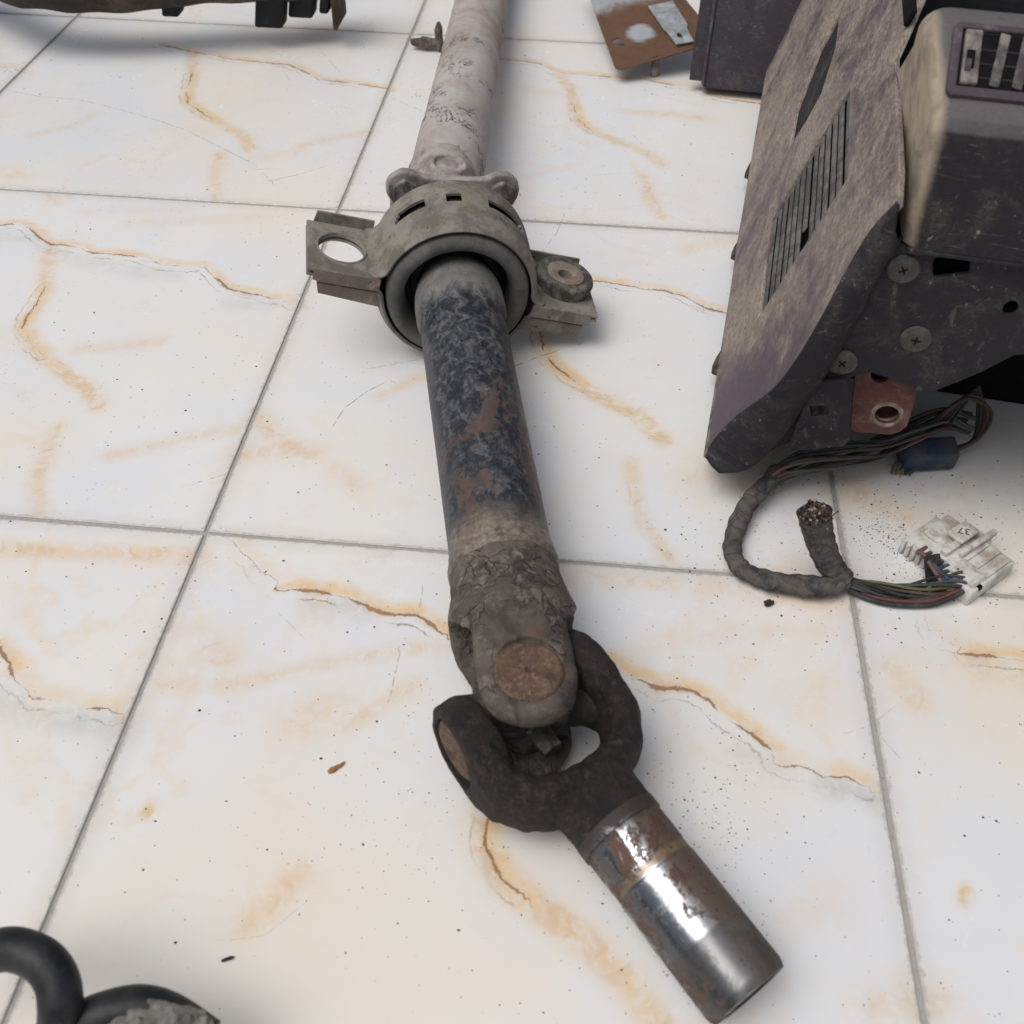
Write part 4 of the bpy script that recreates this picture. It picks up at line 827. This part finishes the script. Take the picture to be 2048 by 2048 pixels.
vent = link("vent_well", plate("vent_well", [(.0045, .0055), (.171, .0055), (.171, .044), (.0045, .044)], [], .001), MAT['void'], dash, FV @ Matrix.Translation((0, 0, .0012)))
link("wheel_block", box("wheel_block", (.0068, .0075, .0), (.0165, .0445, .0040), .0012), MAT['louvre'], vent, FV)
link("wheel_slot", box("wheel_slot", (.0085, .0170, .0035), (.0135, .0300, .0043), .0004), MAT['void'], vent, FV)
wm = lathe("thumb_wheel", [(-.0016, .0001), (-.0016, .0052), (.0016, .0052), (.0016, .0001)], 26, 20)
link("thumb_wheel", wm, MAT['bezel'], vent, frame(FV @ Vector((.0098, .0195, .0012)), FV.to_3x3() @ Vector((1, 0, 0)), FV.to_3x3() @ Vector((0, 0, 1))))
for k in range(7):
    x = .0245 + k * .0125; me = box("louvre", (x, .0080, .0022), (x + .0060, .0440, .0038), .0007, 2, lambda a, b, c, x=x: (a + (b - .0247) * .10, b, c + (a - x) * -.25)); link("louvre", me, MAT['louvre'], vent, FV)
for k in range(3): link("vent_rib", box("vent_rib", (.008, .0130 + k * .0095, .0012), (.17, .0142 + k * .0095, .0016), 0), MAT['vinyl'], vent, FV)
# a second small slot behind the hood
link("side_slot", box("side_slot", (.215, .279, -.001), (.285, .2915, .003), .001), MAT['void'], dash, FPAD @ Matrix.Translation((0, 0, -.0028)))

# ------------------------------------------------------------------ wiring loom on the floor
loom = empty("wiring_loom", (.47, .03, 0)); tag(loom, "tape-wrapped wiring loom with a cut end and white plugs in front of the dashboard", "wiring")
def wrapped(u, a, s=0): return .0004 * math.sin(110 * u + a + s) + .0004 * math.sin(u * 47 + 2 * a + s)
P = catmull(LOOM, 12)
main = link("taped_loom", sweep("taped_loom", P, lambda u: .0074 + .0010 * math.sin(u * 9) * u + (.0012 if u < .05 else 0), 20, wrapped), MAT['tape'], loom)
P = catmull(STUB, 12)
stub = link("cut_stub", sweep("cut_stub", P, lambda u: .0088 + .0030 * u, 32, lambda u, a: wrapped(u, a, 2) * .8 + (max(0, u - .93) * .012 * math.sin(5 * a) if u > .93 else 0), cap=False), MAT['tape'], loom); stub["label"] = "thick taped stub with a cut end of copper strands"
tip = Vector(P[-1]); tdir = (tip - Vector(P[-6])).normalized(); FT = frame(tip, tdir, (1, 0, 0))
link("cut_face", lathe("cut_face", [(-.003, .0112), (-.0012, .0080), (-.0012, .0001)], 24), MAT['debris'], stub, FT)
for k in range(70):
    a, r = R.uniform(0, 6.28), .0108 * math.sqrt(R.random()); y, z = r * math.cos(a), r * math.sin(a); e_ = R.uniform(-.001, .003)
    w = lathe("strand", [(-.010, .0010), (e_, .0010), (e_ + .0004, .0007), (e_ + .0004, .0001)], 8)
    link("strand", w, R.choice([MAT['copper'], WIRE[0], WIRE[0], WIRE[5], WIRE[3], WIRE[6], WIRE[2]]), stub, FT @ Matrix.Translation((0, y, z)))
for k in range(10):
    a = R.uniform(-.6, 1.2); q = [(-.002, .0115 * math.cos(a), .0115 * math.sin(a)), (.002, .0135 * math.cos(a), .0135 * math.sin(a)), (.004 + R.random() * .003, (.014 + R.random() * .005) * math.cos(a), (.014 + R.random() * .004) * math.sin(a))]
    link("frayed_strand", sweep("frayed_strand", [FT @ Vector(p) for p in q], .0004, 6), WIRE[0], stub)
# loose wires up under the dashboard
BP = catmull(BUNDLE, 8)
def twist(path, k, n, rad, tw, ph=0., jit=.0):
    T_ = np.gradient(path, axis=0); T_ /= np.linalg.norm(T_, axis=1)[:, None]; out = []
    for i, p in enumerate(path):
        N_ = np.cross(T_[i], [0, 0, 1.]); N_ /= np.linalg.norm(N_); B2 = np.cross(T_[i], N_); u = i / (len(path) - 1); a = ph + 2 * math.pi * k / n + tw * u; r = rad(u) * (1 + jit * math.sin(7 * u + 3 * k)); out.append(p + r * (math.cos(a) * N_ + math.sin(a) * B2))
    return np.array(out)
cols = [5, 1, 0, 2, 5, 5, 1, 2, 0, 7, 5, 2, 1, 5]
for k in range(14): link("wire", sweep("wire", twist(BP, k, 14, lambda u: .0034 + .0050 * min(1, u * 4) - .001 * u, 3.4, R.random(), .25), .0015, 8), WIRE[cols[k]], loom)
for k in range(5):                                                  # bare loop where the bundle doubles back
    q = [(.575 + .004 * k, .150, .040), (.605 + .003 * k, .172 + .004 * k, .050), (.628 - .002 * k, .168 + .003 * k, .040), (.618, .150 + .002 * k, .026 - .002 * k), (.590, .140, .012 + .002 * k)]
    link("wire", sweep("wire", catmull(q, 8), .0017, 8), WIRE[[2, 7, 2, 5, 1][k]], loom)
# wires running to the white plugs
WP = catmull(WIRES, 8); cols = [0, 0, 4, 1, 6, 2, 0, 0, 1, 5]
for k in range(10): link("wire", sweep("wire", twist(WP, k, 10, lambda u: .0028 + .0035 * u, 4.2, .4, .3), .0012, 8), WIRE[cols[k]], loom)
LW = catmull(LOWW, 8); link("wire", sweep("wire", LW, .0019, 8), WIRE[0], loom); link("wire", sweep("wire", LW + np.array([.0, .0034, .0006]), .0016, 8), WIRE[3], loom)
for k in range(7):                                                  # last bend into the plug mouth
    q = [WP[-9 - k // 2] + np.array([0, 0, .004]), (.565 - .002 * k, -.002 + .0035 * k, .018), (.571 - .0035 * k, .002 + .0035 * k, .016), (.582 - .004 * k, .007 + .004 * k, .014)]
    link("wire", sweep("wire", catmull(q, 6), .0016, 8), WIRE[[4, 1, 4, 5, 0, 2, 7][k]], loom)
tape_flag = link("tape_flag", box("tape_flag", (-.006, -.0008, 0), (.006, .0008, .024), .0006), WIRE[0], loom, frame((.5635, .0085, .001), (.9, .1, .25), (.1, .3, 1)))
# white plugs: local X runs from the wire side to the mating side
ua = Vector((.745, .667, 0)).normalized()
def plugframe(x, y, z, yaw=0): return frame((x, y, z), Matrix.Rotation(yaw, 3, "Z") @ ua, (0, 0, 1)) @ Matrix.Scale(.92, 4)
plug = link("plug", box("plug", (0, -.0155, 0), (.058, .0155, .0165), .0018), MAT['whiteplastic'], loom, plugframe(.5735, -.0035, .0005)); plug["label"] = "lower white multi-way plug, dirty"
for y in (-.0105, 0., .0105): link("plug_rib", box("plug_rib", (.004, y - .0022, .0162), (.055, y + .0022, .0185), .0008), MAT['whiteplastic'], plug, WM[plug.name])
link("plug_latch", box("plug_latch", (.004, -.012, .0162), (.022, .010, .0205), .0012), MAT['whiteplastic'], plug, WM[plug.name])
link("plug_notch", box("plug_notch", (.0085, -.0156, .0120), (.0135, -.0125, .0166), 0), MAT['void'], plug, WM[plug.name])
plug2 = link("plug", box("plug", (0, -.0165, 0), (.044, .0165, .0150), .0016), MAT['whiteplastic'], loom, plugframe(.5530, .0280, .0005, .03)); plug2["label"] = "upper white plug beside the lettered one"
for k in range(6): link("plug_rib", box("plug_rib", (-.0035, -.0150 + k * .0055, .0015), (.001, -.0112 + k * .0055, .0150), .0006), MAT['whiteplastic'], plug2, WM[plug2.name])
link("plug_latch", box("plug_latch", (.016, -.0155, .0148), (.050, .010, .0185), .0012), MAT['whiteplastic'], plug2, WM[plug2.name])
plug3 = link("plug", box("plug", (0, -.0125, 0), (.052, .0125, .0150), .0016), MAT['whiteplastic'], loom, plugframe(.5660, .0195, .0035, -.02)); plug3["label"] = "middle white plug with raised lettered latch"
pad3 = link("plug_latch", box("plug_latch", (.019, -.0035, .0195), (.043, .0125, .0228), .0014), MAT['whiteplastic'], plug3, WM[plug3.name])
link("plug_rib", box("plug_rib", (.012, -.0115, .0145), (.058, -.0060, .0205), .0016), MAT['whiteplastic'], plug3, WM[plug3.name])
link("plug_rib", box("plug_rib", (.002, -.0030, .0145), (.020, .0035, .0200), .001), MAT['whiteplastic'], plug3, WM[plug3.name])
fc = bpy.data.curves.new("moulded_number", 'FONT'); fc.body = "37"; fc.size = .0105; fc.extrude = .0002; fc.align_x = 'CENTER'; fc.align_y = 'CENTER'
fo = bpy.data.objects.new("tmp_number", fc); COL.objects.link(fo); dg = bpy.context.evaluated_depsgraph_get(); fm = bpy.data.meshes.new_from_object(fo.evaluated_get(dg)); bpy.data.objects.remove(fo); bpy.data.curves.remove(fc)
fm.materials.clear(); link("moulded_number", fm, MAT['bushring'], pad3, WM[plug3.name] @ Matrix.Translation((.0315, .0045, .0229)) @ Matrix.Rotation(math.radians(128), 4, 'Z'))
bp = link("plug", box("plug", (0, -.013, 0), (.046, .013, .020), .003, 2, lambda a, b, c: (a, b * (1 - .25 * (c > .01)), c)), MAT['blueplastic'], loom, frame((.5545, .1385, .006), (.96, .17, .02), (-.05, -.35, 1))); bp["label"] = "dusty blue plug half hidden under the dashboard"
for k in range(5): link("wire", sweep("wire", catmull([(.553 + .004 * k, .132, .010), (.550 + .004 * k, .127, .007), (.549 + .0035 * k, .1235, .004)], 4), .0013, 6), WIRE[[5, 6, 6, 0, 1][k]], bp)

# ------------------------------------------------------------------ loose parts round the edge of the picture
# flat rusty plate
PA, PB_, PC_, PD_ = [Vector(p) for p in PLATE[:4]]
px = (PC_ - PB_).normalized(); py = (PA - PB_); pz = px.cross(py).normalized(); py = pz.cross(px)
FPL = Matrix((px, py, pz)).transposed().to_4x4(); FPL.translation = PB_
def loc(p): q = FPL.inverted() @ Vector(p); return (q.x, q.y)
c0 = loc(PLATE[4]); ca = loc(PA)
pl = link("steel_plate", plate("steel_plate", [(.004, -.001), (.12, .0), (.15, .01), (.15, .30), (ca[0] * 1.6, ca[1] * 1.6), (-.001, .005)], [circ(c0[0] + .004, c0[1], .009, 20)], .0018), MAT['plate'], None, FPL); bevel(pl, .0006, 1)
tag(pl, "flat rust-bloomed steel plate with a round hole beside the purple panel", "steel plate", None, "thing")
link("dimple", lathe("dimple", [(.0002, .030), (.0012, .026), (.0022, .018), (.0026, .0001)], 32), MAT['dimple'], pl, frame(FPL @ Vector((c0[0] + .036, c0[1] + .004, 0)), pz, px)).scale = (1, 1, 1)
cl = loc(PLATE[6]); link("clip_strip", plate("clip_strip", [(-.012, -.018), (.012, -.020), (.014, .012), (.018, .020), (.018, .08), (-.018, .08), (-.016, .02), (-.014, .012)], [circ(-.001, -.001, .0035, 12, .0065)], .0022), MAT['zinc'], pl, FPL @ Matrix.Translation((cl[0], cl[1], .0045)) @ Matrix.Rotation(-.08, 4, 'Z'))
link("plate_leg", box("plate_leg", (.052, .002, -.032), (.062, .008, .0), .0015), MAT['bolt'], pl, FPL)
# purple moulded panel behind
bo = Vector(BOX[0]); bx_ = Vector((.995, -.10, 0)).normalized(); FBX = frame(bo + Vector((0, 0, -.012)), bx_, (0, .35, 1))
pan = link("trim_panel", box("trim_panel", (.016, -.012, .004), (.19, .045, .26), .005), MAT['plastic'], None, FBX); tag(pan, "white-flecked dark purple plastic panel between the rusty plate and the dashboard", "trim panel", None, "thing")
bevel(link("panel_flange", box("panel_flange", (-.002, -.004, .012), (.0170, .003, .26), 0), MAT['plastic'], pan, FBX), .0012)
link("panel_rib", box("panel_rib", (.0145, -.0145, .008), (.0185, -.006, .26), .0012), MAT['bezel'], pan, FBX)
# muddy bumper end, top left
def bump_path(u):
    xs = [-.66, -.58, -.5376, -.5002, -.4348, -.3203, -.1999, -.1041, -.085]; ys = [.955, .890, .860, .843, .841, .867, .905, .937, .943]; return np.interp(u, xs, xs), np.interp(u, xs, ys)
bm = bmesh.new(); G = []
prof = [(.0, .075), (.004, .063), (.018, .058), (.04, .060), (.06, .072)] ; prof2 = [(-.002, .10), (-.001, .085)] 
XS = np.linspace(-.66, -.09, 58)
for x in XS:
    _, y = bump_path(x); row = []
    for dy, z in [(.004, .20), (-.001, .13), (-.003, .095), (-.001, .078), (.005, .067), (.016, .0615), (.035, .062), (.06, .072), (.075, .10)]:
        row.append(bm.verts.new((x, y + dy + .0015 * math.sin(x * 40), z + .0025 * math.sin(x * 23 + 1) + .001 * math.sin(x * 90))))
    G.append(row)
for a, b in zip(G[:-1], G[1:]):
    for k in range(len(a) - 1): bm.faces.new((a[k], b[k], b[k + 1], a[k + 1]))
bmesh.ops.recalc_face_normals(bm, faces=bm.faces); bmesh.ops.solidify(bm, geom=bm.faces[:], thickness=.004)
bmp = link("bumper", bmmesh("bumper", bm, True, 50), MAT['bumper']); tag(bmp, "mud-brown rounded bumper section at the top left corner", "bumper")
for (x0, x1, y, z0, z1) in ((-.322, -.298, .885, .050, .075), (-.205, -.165, .915, .030, .075), (-.160, -.125, .930, .040, .075), (-.118, -.104, .938, .044, .08)):
    bevel(link("lug", box("lug", (x0, y, z0), (x1, y + .03, z1), .004, 2, lambda a, b, c, z0=z0: (a + (c - z0) * .2, b, c)), MAT['darkrubber'], bmp), .001)
bevel(link("end_flange", box("end_flange", (-.096, .925, .028), (-.090, .99, .20), .002), MAT['bumper'], bmp), .001)
for x_, y_ in ((-.69, .97), (-.20, 1.12)): link("foot", box("foot", (x_, y_, 0), (x_ + .05, y_ + .05, .10), .004), MAT['darkrubber'], bmp)
# black hose, bottom left, and the mud-caked one
P = catmull(HOSE, 10)
hose = link("hose", sweep("hose", P - np.array([.005, 0, 0]), .0106, 28), MAT['hose']); tag(hose, "bare black rubber hose curving up in the bottom left corner", "hose", "hoses at the bottom left edge")
P = catmull(HOSE2, 10); h2 = link("hose", sweep("hose", P, .0110, 28), MAT['hose']); tag(h2, "mud-caked black hose low at the bottom left edge", "hose", "hoses at the bottom left edge")
def f_mud(x, y, z): 
    d = np.sqrt((x / .030) ** 2 + (y / .013) ** 2 + (z / .005) ** 2) - 1; return d * .005 + wob(x, y, z, 160, .0020, 21) + wob(x, y, z, 600, .0009, 22)
link("mud_crust", snmesh("mud_crust", f_mud, (-.04, -.022, -.016), (.04, .022, .016), .0010), MAT['mud'], h2, frame(Vector(MUD[1]) + Vector((.004, -.006, -.009)), (1, .08, -.12), (0, -.3, 1)))
link("hose_clip", box("hose_clip", (-.004, -.004, -.01), (.004, .004, .012), .0015), MAT['mud'], h2, frame(Vector(MUD[2]) + Vector((.002, -.004, .002)), (1, 0, .3), (0, 0, 1)))
# crumbs and flakes
def lump(name, c, s, mat, label, cat, seed, flat=.5, parent=None, rot=0):
    def f(x, y, z): return (np.sqrt((x / s[0]) ** 2 + (y / s[1]) ** 2 + (z / s[2]) ** 2) - 1) * min(s) + wob(x, y, z, 1.6 / max(s), min(s) * .55, seed) + wob(x, y, z, 6 / max(s), min(s) * .2, seed + 1)
    h = max(s) / 11; o = link(name, snmesh(name, f, [-1.5 * q for q in s], [1.5 * q for q in s], h), mat, parent, Matrix.Translation(c) @ Matrix.Rotation(rot, 4, 'Z')); 
    if label: tag(o, label, cat)
    return o
cl_ = lump("mud_clump", (.030, .945, .009), (.020, .012, .009), MAT['bark'], "cracked grey mud clump with an upright splinter left of the rear tube", "mud clump", 31)
lump("splinter", (.050, .940, .020), (.006, .006, .024), MAT['bark'], None, None, 35, parent=cl_)
lump("rust_flake", (FLAKE[0][0], FLAKE[0][1], .0012), (.0070, .0022, .0012), MAT['flake'], "orange rust flake on the white tile left of the joint", "rust flake", 41, rot=.8)
lump("black_chip", (CHIP[0][0], CHIP[0][1], .0010), (.0036, .0012, .0009), MAT['debris'], "small black chip on the tile above the hoses", "chip", 43, rot=.4)
lump("black_crumb", (.4365, -.0275, .0022), (.0050, .0026, .0022), MAT['debris'], "black crumb lying below the taped loom", "crumb", 45, rot=.5)
# loose grit: too many to count
V, Fs = [], []
def grit(x, y, s):
    b = len(V); n = R.randint(4, 6); h = s * R.uniform(.4, .8); a0 = R.uniform(0, 6.28); e_ = R.uniform(.5, 1.0)
    ring = [(x + s * math.cos(a0 + 6.283 * k / n) * R.uniform(.7, 1.15), y + s * e_ * math.sin(a0 + 6.283 * k / n) * R.uniform(.7, 1.15), .0002) for k in range(n)]
    V.extend(ring); V.append((x + R.uniform(-.3, .3) * s, y + R.uniform(-.3, .3) * s, h)); 
    for k in range(n): Fs.append((b + k, b + (k + 1) % n, b + n))
def scatter(n, cx, cy, sx, sy, lo, hi):
    for _ in range(n): grit(R.gauss(cx, sx), R.gauss(cy, sy), lo * (hi / lo) ** (R.random() ** 2.2))
for _ in range(2600): grit(R.uniform(-.65, .95), R.uniform(-.4, 1.2), .00028 * (5.0 ** (R.random() ** 3)))
scatter(420, .55, .04, .06, .045, .0003, .0011); scatter(170, .530, .062, .010, .010, .0003, .0009); scatter(160, .548, .035, .012, .014, .0003, .0011); scatter(220, .60, .10, .08, .05, .0003, .0013)
scatter(220, .44, .02, .05, .05, .0003, .0012); scatter(200, .36, -.22, .035, .05, .0003, .0010); scatter(110, .395, -.20, .02, .03, .0003, .0009); scatter(140, .20, -.22, .05, .05, .0003, .0008)
scatter(160, .10, .52, .03, .05, .0003, .0011); scatter(150, .02, .47, .04, .035, .0003, .0010); scatter(160, .25, .62, .10, .10, .0003, .0011); scatter(120, .13, .80, .07, .06, .0003, .0012); scatter(60, .050, .800, .012, .010, .0004, .0012)
grits = link("grit", mesh("grit", V, Fs, False), MAT['debris']); tag(grits, "dark grit and crumbs scattered over the tiles", "grit", None, 'stuff')
